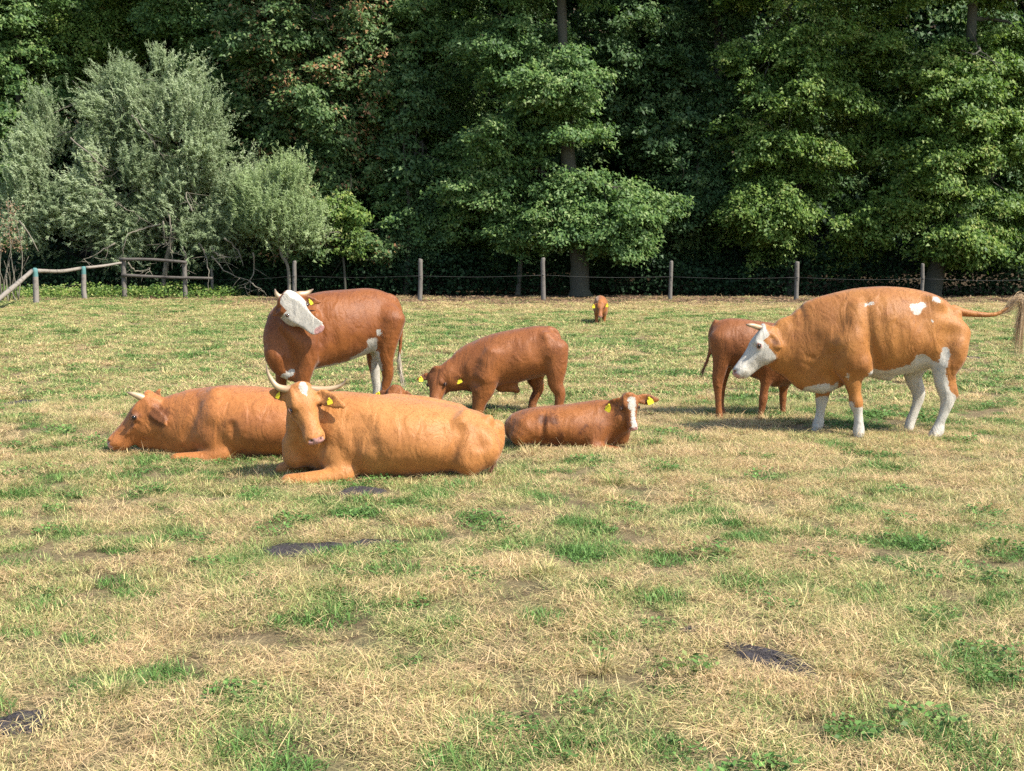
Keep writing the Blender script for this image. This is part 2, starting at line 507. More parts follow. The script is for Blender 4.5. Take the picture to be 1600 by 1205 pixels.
class Field:
    def __init__(self, lo, hi, h):
        self.lo = np.asarray(lo, float); self.h = h
        self.n = np.ceil((np.asarray(hi) - self.lo) / h).astype(int) + 1
        self.ax = [(self.lo[i] + np.arange(self.n[i]) * h).astype(np.float32) for i in range(3)]
        self.F = np.full(self.n, BIG, np.float32)
    def box(self, lo, hi):
        a = np.clip(np.floor((np.asarray(lo) - self.lo) / self.h).astype(int), 0, self.n)
        b = np.clip(np.ceil((np.asarray(hi) - self.lo) / self.h).astype(int) + 1, 0, self.n)
        return tuple(slice(int(a[i]), int(b[i])) for i in range(3))
    def chain(self, P, R, S, k=0.03, op='add', n=4, cap=1.0, ext=(1, 1)):
        """P control points, R (a lateral, b vertical) per point, S lateral axis"""
        P = np.asarray(P, float); R = np.asarray(R, float)
        if len(P) > 1:
            D = catmull(np.hstack([P, R]), n if len(P) > 2 else 2)
        else:
            D = np.hstack([P, R])
        C = D[:, :3]; AB = np.maximum(D[:, 3:5], 1e-4)
        m = 0.05 + k
        rmax = AB.max()
        bs = self.box(C.min(0) - rmax - m, C.max(0) + rmax + m)
        shp = [s.stop - s.start for s in bs]
        if min(shp) <= 0: return
        d = np.full(shp, BIG, np.float32)
        S = norm(S)
        segs = [(0, 0)] if len(C) == 1 else [(i, i + 1) for i in range(len(C) - 1)]
        for i, j in segs:
            A, B = C[i], C[j]; L = np.linalg.norm(B - A)
            T = (B - A) / L if L > 1e-6 else norm(np.cross(S, [0.01, 0.02, 1]))
            s = S - T * np.dot(S, T)
            if np.linalg.norm(s) < 1e-3: s = np.cross(T, [0.3, 0.2, 0.9])
            s = norm(s); u = np.cross(T, s)
            rr = max(AB[i].max(), AB[j].max()) + m
            q = self.box(np.minimum(A, B) - rr, np.maximum(A, B) + rr)
            if any(x.stop <= x.start for x in q): continue
            X = self.ax[0][q[0]][:, None, None] - A[0]; Y = self.ax[1][q[1]][None, :, None] - A[1]; Z = self.ax[2][q[2]][None, None, :] - A[2]
            tt = X * T[0] + Y * T[1] + Z * T[2]
            xx = X * s[0] + Y * s[1] + Z * s[2]
            zz = X * u[0] + Y * u[1] + Z * u[2]
            t = np.clip(tt / max(L, 1e-6), 0, 1)
            ax = tt - t * L
            a = AB[i, 0] + (AB[j, 0] - AB[i, 0]) * t; b = AB[i, 1] + (AB[j, 1] - AB[i, 1]) * t
            c = np.minimum(a, b) * cap
            p = xx / a; r = zz / b; w = ax / c
            kk = np.sqrt(p * p + r * r + w * w) + 1e-6
            g = np.sqrt((p / a) ** 2 + (r / b) ** 2 + (w / c) ** 2) + 1e-6
            dd = kk * (kk - 1) / g
            loc = tuple(slice(q[x].start - bs[x].start, q[x].stop - bs[x].start) for x in range(3))
            # clip loc to this box
            l2 = []; q2 = []
            for x in range(3):
                st = max(loc[x].start, 0); en = min(loc[x].stop, shp[x])
                l2.append(slice(st, en)); q2.append(slice(st - loc[x].start, en - loc[x].start))
            d[tuple(l2)] = np.minimum(d[tuple(l2)], dd[tuple(q2)].astype(np.float32))
        Fv = self.F[bs]
        if op == 'add':
            hh = np.maximum(k - np.abs(Fv - d), 0) / k
            self.F[bs] = np.minimum(Fv, d) - hh * hh * k * 0.25
        else:
            e = -d
            hh = np.maximum(k - np.abs(Fv - e), 0) / k
            self.F[bs] = np.maximum(Fv, e) + hh * hh * k * 0.25
    def sample(self, p):
        q = np.clip((np.asarray(p) - self.lo) / self.h, 0, self.n - 1.001); i = q.astype(int); f = q - i; v = 0
        for a in (0, 1):
            for b in (0, 1):
                for c in (0, 1):
                    v += self.F[i[0] + a, i[1] + b, i[2] + c] * (f[0] if a else 1 - f[0]) * (f[1] if b else 1 - f[1]) * (f[2] if c else 1 - f[2])
        return v
    def floor(self, z):
        self.F = np.maximum(self.F, (z - self.ax[2])[None, None, :])
    def mesh(self, smooth=2):
        F = self.F; h = self.h
        F[0] = F[-1] = BIG; F[:, 0] = F[:, -1] = BIG; F[:, :, 0] = F[:, :, -1] = BIG
        ins = F < 0
        c = np.zeros(np.array(F.shape) - 1, np.int8)
        for dx in (0, 1):
            for dy in (0, 1):
                for dz in (0, 1):
                    c += ins[dx:ins.shape[0] - 1 + dx, dy:ins.shape[1] - 1 + dy, dz:ins.shape[2] - 1 + dz]
        act = np.argwhere((c > 0) & (c < 8))
        idx = np.full(c.shape, -1, np.int64); idx[tuple(act.T)] = np.arange(len(act))
        acc = np.zeros((len(act), 3)); cnt = np.zeros(len(act))
        corners = [(a, b, d) for a in (0, 1) for b in (0, 1) for d in (0, 1)]
        for ca in corners:
            for axx in range(3):
                if ca[axx]: continue
                cb = list(ca); cb[axx] = 1
                fa = F[act[:, 0] + ca[0], act[:, 1] + ca[1], act[:, 2] + ca[2]]
                fb = F[act[:, 0] + cb[0], act[:, 1] + cb[1], act[:, 2] + cb[2]]
                m = (fa < 0) != (fb < 0)
                t = np.where(m, fa / np.where(m, fa - fb, 1), 0)
                p = np.array(ca, float)[None] + t[:, None] * (np.array(cb) - np.array(ca))[None]
                acc += p * m[:, None]; cnt += m
        V = (act + acc / np.maximum(cnt, 1)[:, None]) * h + self.lo
        Q = []
        for axx in range(3):
            o = [x for x in range(3) if x != axx]
            sl0 = [slice(None)] * 3; sl1 = [slice(None)] * 3
            sl0[axx] = slice(0, -1); sl1[axx] = slice(1, None)
            e0 = ins[tuple(sl0)]; e1 = ins[tuple(sl1)]
            ed = np.argwhere(e0 != e1)
            ed = ed[(ed[:, o[0]] > 0) & (ed[:, o[1]] > 0)]
            flip = e0[tuple(ed.T)]
            def cell(a, b):
                q = ed.copy(); q[:, o[0]] -= a; q[:, o[1]] -= b
                return idx[tuple(q.T)]
            q = np.stack([cell(1, 1), cell(0, 1), cell(0, 0), cell(1, 0)], -1)
            if axx == 1: flip = ~flip
            q[~flip] = q[~flip][:, ::-1]
            Q.append(q)
        Q = np.vstack(Q); Q = Q[(Q >= 0).all(1)]
        e = np.vstack([Q[:, [0, 1]], Q[:, [1, 2]], Q[:, [2, 3]], Q[:, [3, 0]]])
        deg = np.bincount(e.ravel(), minlength=len(V)).astype(float)
        for _ in range(smooth):
            s = np.stack([np.bincount(e[:, 0], V[e[:, 1], a], len(V)) + np.bincount(e[:, 1], V[e[:, 0], a], len(V)) for a in range(3)], -1)
            V = V * 0.45 + 0.55 * s / np.maximum(deg, 1)[:, None]
        return V, Q

def coat_material(name, base, dark, white=(0.42, 0.385, 0.32), pink=(0.42, 0.22, 0.19), mottling=0.5, streak=1.0):
    n = NT(name)
    pos = n.n("TexCoord").outputs["Object"]
    big = n.noise(2.6, 3, 0.6, pos); mid = n.noise(11, 4, 0.65, pos); fine = n.noise(70, 3, 0.7, pos)
    mp = n.n("Mapping"); mp.inputs["Scale"].default_value = (16, 16, 6); n.l(pos, mp.inputs[0])
    hair = n.noise(9, 5, 0.75, mp.outputs[0], 0.8)
    mp2 = n.n("Mapping"); mp2.inputs["Scale"].default_value = (3.2, 2, 1.6); n.l(pos, mp2.inputs[0])
    fold = n.noise(2.4, 2, 0.5, mp2.outputs[0], 1.2)
    col = n.mix(n.smooth(big, 0.35, 0.72), base, tuple(b * 0.5 + d * 0.5 for b, d in zip(base, dark)))
    col = n.mix(n.math('MULTIPLY', n.smooth(mid, 0.52, 0.78), mottling), col, dark)
    col = n.mix(n.math('MULTIPLY', n.smooth(hair, 0.45, 0.8), 0.45 * streak), col, dark)
    ndist = n.math('MULTIPLY', n.math('ADD', n.math('SUBTRACT', mid, 0.5), n.math('MULTIPLY', n.math('SUBTRACT', fine, 0.5), 0.6)), 9.0)
    dk = n.attr("dark"); wh = n.attr("white"); pk = n.attr("pink"); st = n.attr("stain")
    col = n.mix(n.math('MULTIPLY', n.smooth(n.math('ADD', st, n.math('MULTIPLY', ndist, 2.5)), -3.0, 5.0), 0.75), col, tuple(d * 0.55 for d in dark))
    wcol = n.mix(n.smooth(mid, 0.5, 0.8), white, tuple(w * 0.6 for w in white))
    col = n.mix(n.smooth(n.math('ADD', wh, n.math('MULTIPLY', ndist, 1.3)), -0.5, 0.8), col, wcol)
    pcol = n.mix(n.smooth(fine, 0.5, 0.62), pink, tuple(w * 0.6 for w in pink))
    col = n.mix(n.smooth(pk, -1.0, 1.0), col, pcol)
    col = n.mix(n.math('MULTIPLY', n.smooth(dk, -1.0, 1.2), 0.9), col, (0.035, 0.022, 0.016))
    p = n.n("BsdfPrincipled", i_Roughness=0.58); p.inputs["Specular IOR Level"].default_value = 0.32
    n.l(n.math('SUBTRACT', 0.55, n.math('MULTIPLY', n.smooth(pk, -1.0, 1.0), 0.27)), p.inputs["Roughness"])
    p.inputs["Sheen Weight"].default_value = 0.15; p.inputs["Sheen Roughness"].default_value = 0.4
    n.l(col, p.inputs["Base Color"])
    b = n.n("Bump", i_Strength=0.55, i_Distance=0.004); n.l(n.math('ADD', hair, n.math('MULTIPLY', fine, 0.4)), b.inputs["Height"])
    b2 = n.n("Bump", i_Strength=0.6, i_Distance=0.03); n.l(n.math('ADD', fold, n.math('MULTIPLY', mid, 0.16)), b2.inputs["Height"]); n.l(b.outputs[0], b2.inputs["Normal"])
    n.l(b2.outputs[0], p.inputs["Normal"]); n.l(p.outputs[0], n.out.inputs[0])
    return n.m

M = {}
def animal_materials():
    M['eye'] = plain_material("wet_dark_eye", (0.012, 0.009, 0.008), 0.12, 0.6)
    M['horn'] = None
    n = NT("cow_horn"); t = n.attr("t"); pos = n.n("TexCoord").outputs["Object"]
    f = n.noise(30, 3, 0.6, pos)
    col = n.ramp(t, [(0.0, (0.26, 0.14, 0.07)), (0.35, (0.42, 0.29, 0.16)), (0.75, (0.38, 0.28, 0.17)), (1.0, (0.07, 0.05, 0.04))])
    col = n.mix(n.math('MULTIPLY', f, 0.4), col, (0.30, 0.2, 0.12))
    p = n.n("BsdfPrincipled", i_Roughness=0.42); n.l(col, p.inputs["Base Color"]); n.l(p.outputs[0], n.out.inputs[0]); M['horn'] = n.m
    M['tag'] = plain_material("yellow_plastic_tag", (0.60, 0.50, 0.02), 0.4, 0.4, var=0.12, bscale=60)
    M['tag_ink'] = plain_material("tag_print", (0.05, 0.04, 0.02), 0.6)
    M['switch_pale'] = plain_material("pale_tail_hair", (0.40, 0.28, 0.16), 0.6, 0.3, var=0.35, bscale=25)
    M['switch_white'] = plain_material("white_tail_hair", (0.46, 0.39, 0.30), 0.6, 0.3, var=0.35, bscale=25)
    M['switch_dark'] = plain_material("brown_tail_hair", (0.13, 0.05, 0.025), 0.6, 0.3, var=0.35, bscale=25)
    M['lid'] = plain_material("eyelid_skin", (0.13, 0.07, 0.045), 0.6, 0.3, var=0.3, bscale=60)

def strands(C, n, ln, spread, wd, seed, mat, name, parent, loc):
    """C: guide curve points (m); hair strips following it"""
    r = np.random.default_rng(seed)
    V = []; T = []
    C = catmull(C, 6); K = len(C)
    for i in range(n):
        s0 = int(r.uniform(0, K * 0.55)); s1 = min(K - 1, int(s0 + K * r.uniform(.35, .6)))
        pts = C[s0:s1 + 1].copy()
        if len(pts) < 3: continue
        q = len(pts); u = np.linspace(0, 1, q)[:, None]
        off = r.normal(0, 1, 3) * spread; off2 = r.normal(0, 1, 3) * spread * .8
        pts = pts + off * np.sin(u * 2.2) + off2 * u ** 2
        w = norm(r.normal(0, 1, 3)) * wd
        ww = w * (1 - u * .8)
        o = sum(len(v) for v in V)
        V.append(np.stack([pts - ww, pts + ww], 1).reshape(-1, 3))
        a = np.arange(q - 1) * 2 + o
        T.append(np.stack([a, a + 1, a + 3, a + 2], -1))
    me = raw_mesh(name, np.vstack(V) - loc, np.vstack(T), mat=mat)
    return link(name, me, parent)

def cow(spec):
    g = ground_at(*spec['ground'])
    D = g[1]; s = scale_at(D)
    root_loc = np.array([at(spec['root_px'], 500, D)[0], D, 0.0])
    P = lambda px, py, dy=0.0: at(px, py, D) + np.array([0, dy / s, 0])
    h = spec.get('h', 0.0138)
    # bounds
    x0, y0, x1, y1 = spec['bounds']
    lo = P(x0, y1); hi = P(x1, y0)
    w = spec.get('half_depth', 110) / s
    fld = Field((lo[0], D - w, -0.05), (hi[0], D + w, hi[2]), h)
    side = np.array(spec.get('side', (0, 1, 0)), float)
    # torso
    secs = spec['torso']
    pts = []; rad = []
    for q in secs:
        x, yt, yb, a = q[:4]; dy = q[4] if len(q) > 4 else 0
        pts.append(P(x, (yt + yb) / 2, dy)); rad.append((a / s, (yb - yt) / 2 / s))
    fld.chain(pts, rad, side, 0.04, n=5, cap=spec.get('cap', 0.35))
    for c in spec.get('chains', []):
        cp = [P(*q[:3]) for q in c['p']]; cr = [((q[3] if len(q) > 3 else 5) / s, (q[4] if len(q) > 4 else q[3]) / s) for q in c['p']]
        fld.chain(cp, cr, np.array(c.get('side', side), float), c.get('k', 6) / s, c.get('op', 'add'), n=c.get('n', 4), cap=c.get('cap', 1.0))
    # head
    H = spec['head']
    L = H['L'] / s
    Xh = norm(H['X']); Yh = np.array(H['Y'], float); Yh = norm(Yh - Xh * np.dot(Xh, Yh)); Zh = np.cross(Xh, Yh)
    O = P(*H['poll'])
    deep = H.get('deep', 1.0)
    W = lambda x, y, z: O + L * (Xh * x + Yh * y + Zh * z * deep)
    fat = H.get('fat', 1.0)
    def hc(p, k=.05, op='add', sd=None, n=3, cap=1.0):
        fld.chain([W(*q[:3]) for q in p], [(q[3] * L, q[4] * L * deep) for q in p], Yh if sd is None else sd, k * L, op, n=n, cap=cap)
    if 'neck' in spec:
        npts = [(P(*q[:3]), (q[3] / s, q[4] / s)) for q in spec['neck']]
        npts.append((W(0.14, 0, -.24), (0.17 * L, 0.19 * L)))
        fld.chain([q[0] for q in npts], [q[1] for q in npts], np.array(spec.get('neck_side', side), float), 0.05, n=5)
    f = fat
    hc([(-.02, 0, -.17, .17 * f, .14), (.10, 0, -.20, .205 * f, .19), (.28, 0, -.235, .215 * f, .225), (.42, 0, -.245, .185 * f, .215), (.58, 0, -.23, .142 * f, .175),
        (.74, 0, -.215, .128 * f, .145), (.88, 0, -.205, .150 * f, .130), (.965, 0, -.21, .135 * f, .108)], .04, n=4, cap=.55)
    for sg in (-1, 1):
        hc([(.14, sg * .10, -.40, .09, .11), (.30, sg * .095, -.42, .085, .11), (.42, sg * .085, -.40, .07, .09)], .09)   # jaw muscle
        hc([(.06, sg * .15, -.08, .05, .05), (.22, sg * .165, -.075, .055, .045), (.33, sg * .175, -.10, .055, .04)], .06)   # brow
        hc([(.365, sg * .205, -.175, .052, .055)], .05)                                                       # eye bulge
        hc([(.45, sg * .17, -.25, .035, .02), (.64, sg * .125, -.25, .03, .02)], .05)                       # cheek ridge
        hc([(.42, sg * .20, -.125, .035, .025)], .05, 'cut')
        hc([(.93, sg * .085, -.145, .055, .055)], .04)                                                      # nostril wing
        hc([(.985, sg * .08, -.125, .032, .024), (.93, sg * .13, -.145, .02, .014)], .02, 'cut', n=2)
    hc([(.26, 0, -.44, .08, .08), (.58, 0, -.37, .068, .06), (.84, 0, -.325, .08, .055), (.90, 0, -.31, .065, .045)], .05)
    hc([(.66, -.16, -.31, .018, .010), (.84, -.15, -.30, .016, .010), (1.0, 0, -.29, .016, .010), (.84, .15, -.30, .016, .010), (.66, .16, -.31, .018, .010)], .02, 'cut')
    hc([(0.0, 0, -.04, .12, .06)], .07)                                                                     # poll tuft
    ears = []
    for e in H.get('ears', []):
        b = W(.10, e['sg'] * .17, -.16)
        t = P(*e['tip']); dv = t - b; Le = np.linalg.norm(dv); u = dv / Le
        nn = np.array(e.get('n', (0, -1, .1)), float); nn = norm(nn - u * np.dot(nn, u)); wd = np.cross(u, nn)
        we = e.get('w', 9) / s
        th = max(we * .28, h * 0.9)
        pts = [b, b + dv * .25 + wd * 0, b + dv * .5, b + dv * .78, t]
        rr = [(we * .45, th * 1.3), (we * .85, th), (we, th), (we * .72, th * .8), (we * .32, th * .6)]
        fld.chain(pts, rr, wd, 0.02, n=3)
        fld.chain([b + dv * .25 + nn * th * 1.0, b + dv * .55 + nn * th * 1.15, b + dv * .8 + nn * th], [(we * .3, th * .7), (we * .62, th * .75), (we * .3, th * .5)], wd, 0.012, 'cut', n=3)
        ears.append((b, dv, nn, wd, we, e))
    if 'tail' in spec:
        fld.chain([P(*q[:3]) for q in spec['tail']], [(q[3] / s, q[3] / s) for q in spec['tail']], side, 0.02, n=5)
    fld.floor(-0.02)
    eye_y = {}
    for sg in (-1, 1):
        yy = .12
        while yy < .34 and fld.sample(W(.362, sg * yy, -.165)) < 0: yy += .004
        eye_y[sg] = yy
    V, Q = fld.mesh(spec.get('smooth', 2))
    # colour masks, measured in the animal's own plane
    pxX, pxY = to_px(V[:, 0], np.full(len(V), D), V[:, 2]); dY = (V[:, 1] - D) * s
    PP = np.stack([pxX, pxY, dY], -1)
    def blobs(lst, dflt=-30.0):
        m = np.full(len(V), dflt)
        for b in lst:
            if len(b) == 4: a = np.array(b[:3], float); c = a; r = b[3]
            else: a = np.array(b[:3], float); c = np.array(b[3:6], float); r = b[6]
            ab = c - a; l2 = max(ab @ ab, 1e-6)
            t = np.clip((PP - a) @ ab / l2, 0, 1)
            d = np.linalg.norm((PP - a - t[:, None] * ab) * (b[7] if len(b) > 7 else np.ones(3)), axis=1)
            m = np.maximum(m, r - d)
        return m
    Vh = (V - O) @ np.stack([Xh, Yh, Zh / deep], -1) / L       # head coordinates
    def hblobs(lst):
        m = np.full(len(V), -30.0)
        for (x, y, z, r) in lst:
            for sg in (-1, 1):
                m = np.maximum(m, (r - np.linalg.norm(Vh - np.array([x, y * sg, z]), axis=1)) * L * s)
        return m
    white = blobs(spec.get('white', []))
    if spec.get('white_head'):
        hx, hy, hz = Vh.T
        ws = spec.get('white_slope', .85)
        wh = np.minimum.reduce([hx + .05 + hz * ws, 1.2 - hx, .31 - .10 * np.clip((hx - .4) / .3, 0, 1) - np.abs(hy), hz + .60 - .24 * np.clip(hx, 0, 1), .10 - hz]) * L * s * 1.2
        white = np.maximum(white, np.minimum(wh, 6))
    if H.get('blaze'):
        bx = [q[0] for q in H['blaze']]; bw = [q[1] for q in H['blaze']]
        wv = np.interp(Vh[:, 0], bx, bw, left=-.2, right=-.2)
        wv = np.minimum(wv - np.abs(Vh[:, 1] - H.get('blaze_off', 0)), Vh[:, 2] + .30)
        white = np.maximum(white, wv * L * s)
    pink = hblobs([(.99, .05, -.17, .085), (.97, .0, -.24, .09), (.97, .09, -.21, .05)]) if H.get('pink', True) else np.full(len(V), -30.0)
    dark = np.maximum(hblobs([(.975, .088, -.125, .030), (.363, eye_y[1] - .01, -.165, .046)]), blobs(spec.get('dark', [])))
    if H.get('dark_muzzle'): dark = np.maximum(dark, hblobs([(1.0, .0, -.2, .09)]) * .5)
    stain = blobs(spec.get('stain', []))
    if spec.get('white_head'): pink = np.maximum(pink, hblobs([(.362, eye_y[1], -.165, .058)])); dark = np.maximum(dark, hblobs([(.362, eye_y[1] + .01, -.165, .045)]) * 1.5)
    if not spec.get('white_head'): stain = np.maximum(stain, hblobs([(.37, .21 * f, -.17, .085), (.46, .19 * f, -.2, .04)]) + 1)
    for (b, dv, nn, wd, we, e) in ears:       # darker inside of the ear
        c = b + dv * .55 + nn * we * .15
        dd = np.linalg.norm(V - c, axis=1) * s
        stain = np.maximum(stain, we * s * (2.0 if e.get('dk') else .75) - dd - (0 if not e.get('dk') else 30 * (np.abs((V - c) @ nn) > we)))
        if e.get('tuft'):
            white = np.where(np.linalg.norm(V - (b + dv * .5), axis=1) < Le * .6, -10, white)
        if not e.get('white'):
            white = np.where((V - b) @ norm(dv) > .02, np.where(np.linalg.norm((V - b - np.clip(((V - b) @ dv) / (dv @ dv), 0, 1)[:, None] * dv), axis=1) < we * 1.3, -12, white), white)
    root = empty(spec['name'], root_loc)
    tag(root, spec['label'], spec['cat'], spec.get('group'))
    body = link("body", raw_mesh("cow_body", V - root_loc, Q, {"white": white, "pink": pink, "dark": dark, "stain": stain}, smooth=True, mat=spec['coat']), root)
    # short coat hair lying along the hide
    nh = spec.get('hairs', 34000)
    if nh:
        rh = np.random.default_rng(len(V))
        qc = rh.integers(0, len(Q), nh)
        a_, b_, c_, d_ = (V[Q[qc, i]] for i in range(4))
        nn_ = norm(np.cross(c_ - a_, d_ - b_))
        uv = rh.random((nh, 2))
        base = (a_ * (1 - uv[:, :1]) + b_ * uv[:, :1]) * (1 - uv[:, 1:]) + (d_ * (1 - uv[:, :1]) + c_ * uv[:, :1]) * uv[:, 1:]
        vi = Q[qc, 0]
        keep = (pink[vi] < -2.5) & (dark[vi] < -3.0) & (base[:, 2] > .01)
        base, nn_, vi = base[keep], nn_[keep], vi[keep]; m = len(vi)
        fl = np.asarray(spec.get('flow', (.45, 0, -1.0)), float)
        sw = np.stack([fbm(base[:, 0] * 5 + 9, base[:, 2] * 5 + 4, 2) - .5, fbm(base[:, 0] * 5 + 70, base[:, 2] * 5 + 20, 2) - .5, fbm(base[:, 0] * 4 + 30, base[:, 1] * 4 + 20, 2) - .5], -1)
        dr = fl + sw * 2.2 + rh.normal(0, .30, (m, 3))
        tg = norm(dr - nn_ * np.sum(dr * nn_, 1, keepdims=True))
        hd = norm(tg + nn_ * rh.uniform(.01, .09, m)[:, None]); sd_ = np.cross(tg, nn_)
        ln_ = rh.uniform(.007, .015, m)[:, None] * spec.get('hair_len', 1.0); wd_ = rh.uniform(.0022, .0042, m)[:, None]
        b0 = base + nn_ * .0008
        HV = np.stack([b0 - sd_ * wd_ * .5, b0 + sd_ * wd_ * .5, b0 + hd * ln_], 1).reshape(-1, 3) - root_loc
        at_ = {k_: np.repeat(v_[vi], 3) for k_, v_ in (("white", white), ("pink", pink), ("dark", dark), ("stain", stain))}
        ho = link("coat_hair", raw_mesh("coat_hair", HV, np.arange(3 * m).reshape(-1, 3), at_, mat=spec['coat']), root); tag(ho, kind='stuff')
    # eyes
    import bmesh
    for sg in (-1, 1):
        bm = bmesh.new(); bmesh.ops.create_uvsphere(bm, u_segments=14, v_segments=10, radius=.038 * L)
        me = bpy.data.meshes.new("eye"); bm.to_mesh(me); bm.free(); me.materials.append(M['eye'])
        me.polygons.foreach_set("use_smooth", np.ones(len(me.polygons), bool))
        c = W(.362, sg * (eye_y[sg] - .012), -.165) - root_loc
        link("eye", me, root, c)
        lid = catmull([W(.318, sg * (eye_y[sg] - .004), -.178), W(.340, sg * (eye_y[sg] + .018), -.140), W(.385, sg * (eye_y[sg] + .016), -.138), W(.412, sg * (eye_y[sg] - .004), -.168)], 4) - root_loc
        v, q, t = tube(lid, np.linspace(.012, .009, len(lid)) * L, 6)
        link("eyelid", mesh_from_parts("eyelid", [(v, q, t)], M['lid']), root)
    for hn in H.get('horns', []):
        c = catmull([P(*q[:3]) for q in hn], 5); r = catmull([[q[3] / s, 0, 0] for q in hn], 5)[:, 0]
        v, q, t = tube(c - root_loc, r, 12)
        me = mesh_from_parts("horn", [(v, q, t)], M['horn'])
        a = me.attributes.new("t", 'FLOAT', 'POINT')
        tv = np.append(np.repeat(np.linspace(0, 1, len(c)), 12), [0, 1]).astype(np.float32)
        a.data.foreach_set("value", tv)
        link("horn", me, root)
    for (b, dv, nn, wd, we, e) in ears:
        if not e.get('tag'): continue
        tw, th_ = e.get('tag_size', (5.5, 6.5)); tw /= s; th_ /= s
        c = b + dv * e.get('tag_at', .6) + nn * (we * .5) + np.array([0, 0, -1.0]) * th_ * .2
        zz = norm(np.array([0, 0, 1.0]) - nn * nn[2]); a_ = math.radians(e.get('rot', 12)); xx = np.cross(nn, zz)
        x2 = xx * math.cos(a_) + zz * math.sin(a_); z2 = -xx * math.sin(a_) + zz * math.cos(a_)
        prof = [(-.5, -.5), (-.35, -.6), (.35, -.6), (.5, -.5), (.46, .1), (.2, .42), (.12, .62), (-.12, .62), (-.2, .42), (-.46, .1)]
        fr = np.array([c + x2 * p[0] * tw + z2 * p[1] * th_ + nn * .002 for p in prof]) - root_loc
        bk = fr - nn * .004
        k = len(prof); me = bpy.data.meshes.new("ear_tag")
        faces = [list(range(k)), list(range(2 * k - 1, k - 1, -1))] + [[i, i + k, (i + 1) % k + k, (i + 1) % k] for i in range(k)]
        me.from_pydata([tuple(v) for v in np.vstack([fr, bk])], [], faces); me.materials.append(M['tag'])
        to = link("ear_tag", me, root)
        bm = bmesh.new(); bmesh.ops.create_uvsphere(bm, u_segments=8, v_segments=6, radius=tw * .16)
        me = bpy.data.meshes.new("stud"); bm.to_mesh(me); bm.free(); me.materials.append(M['tag'])
        link("stud", me, to, c + z2 * .42 * th_ + nn * .003 - root_loc)
    if 'switch' in spec:
        sw = spec['switch']
        strands([P(*q) for q in sw['p']], sw.get('n', 160), 0, sw.get('spread', 3) / s, sw.get('wd', .5) / s, 5, M[sw['mat']], "tail_switch", root, root_loc)
    return root

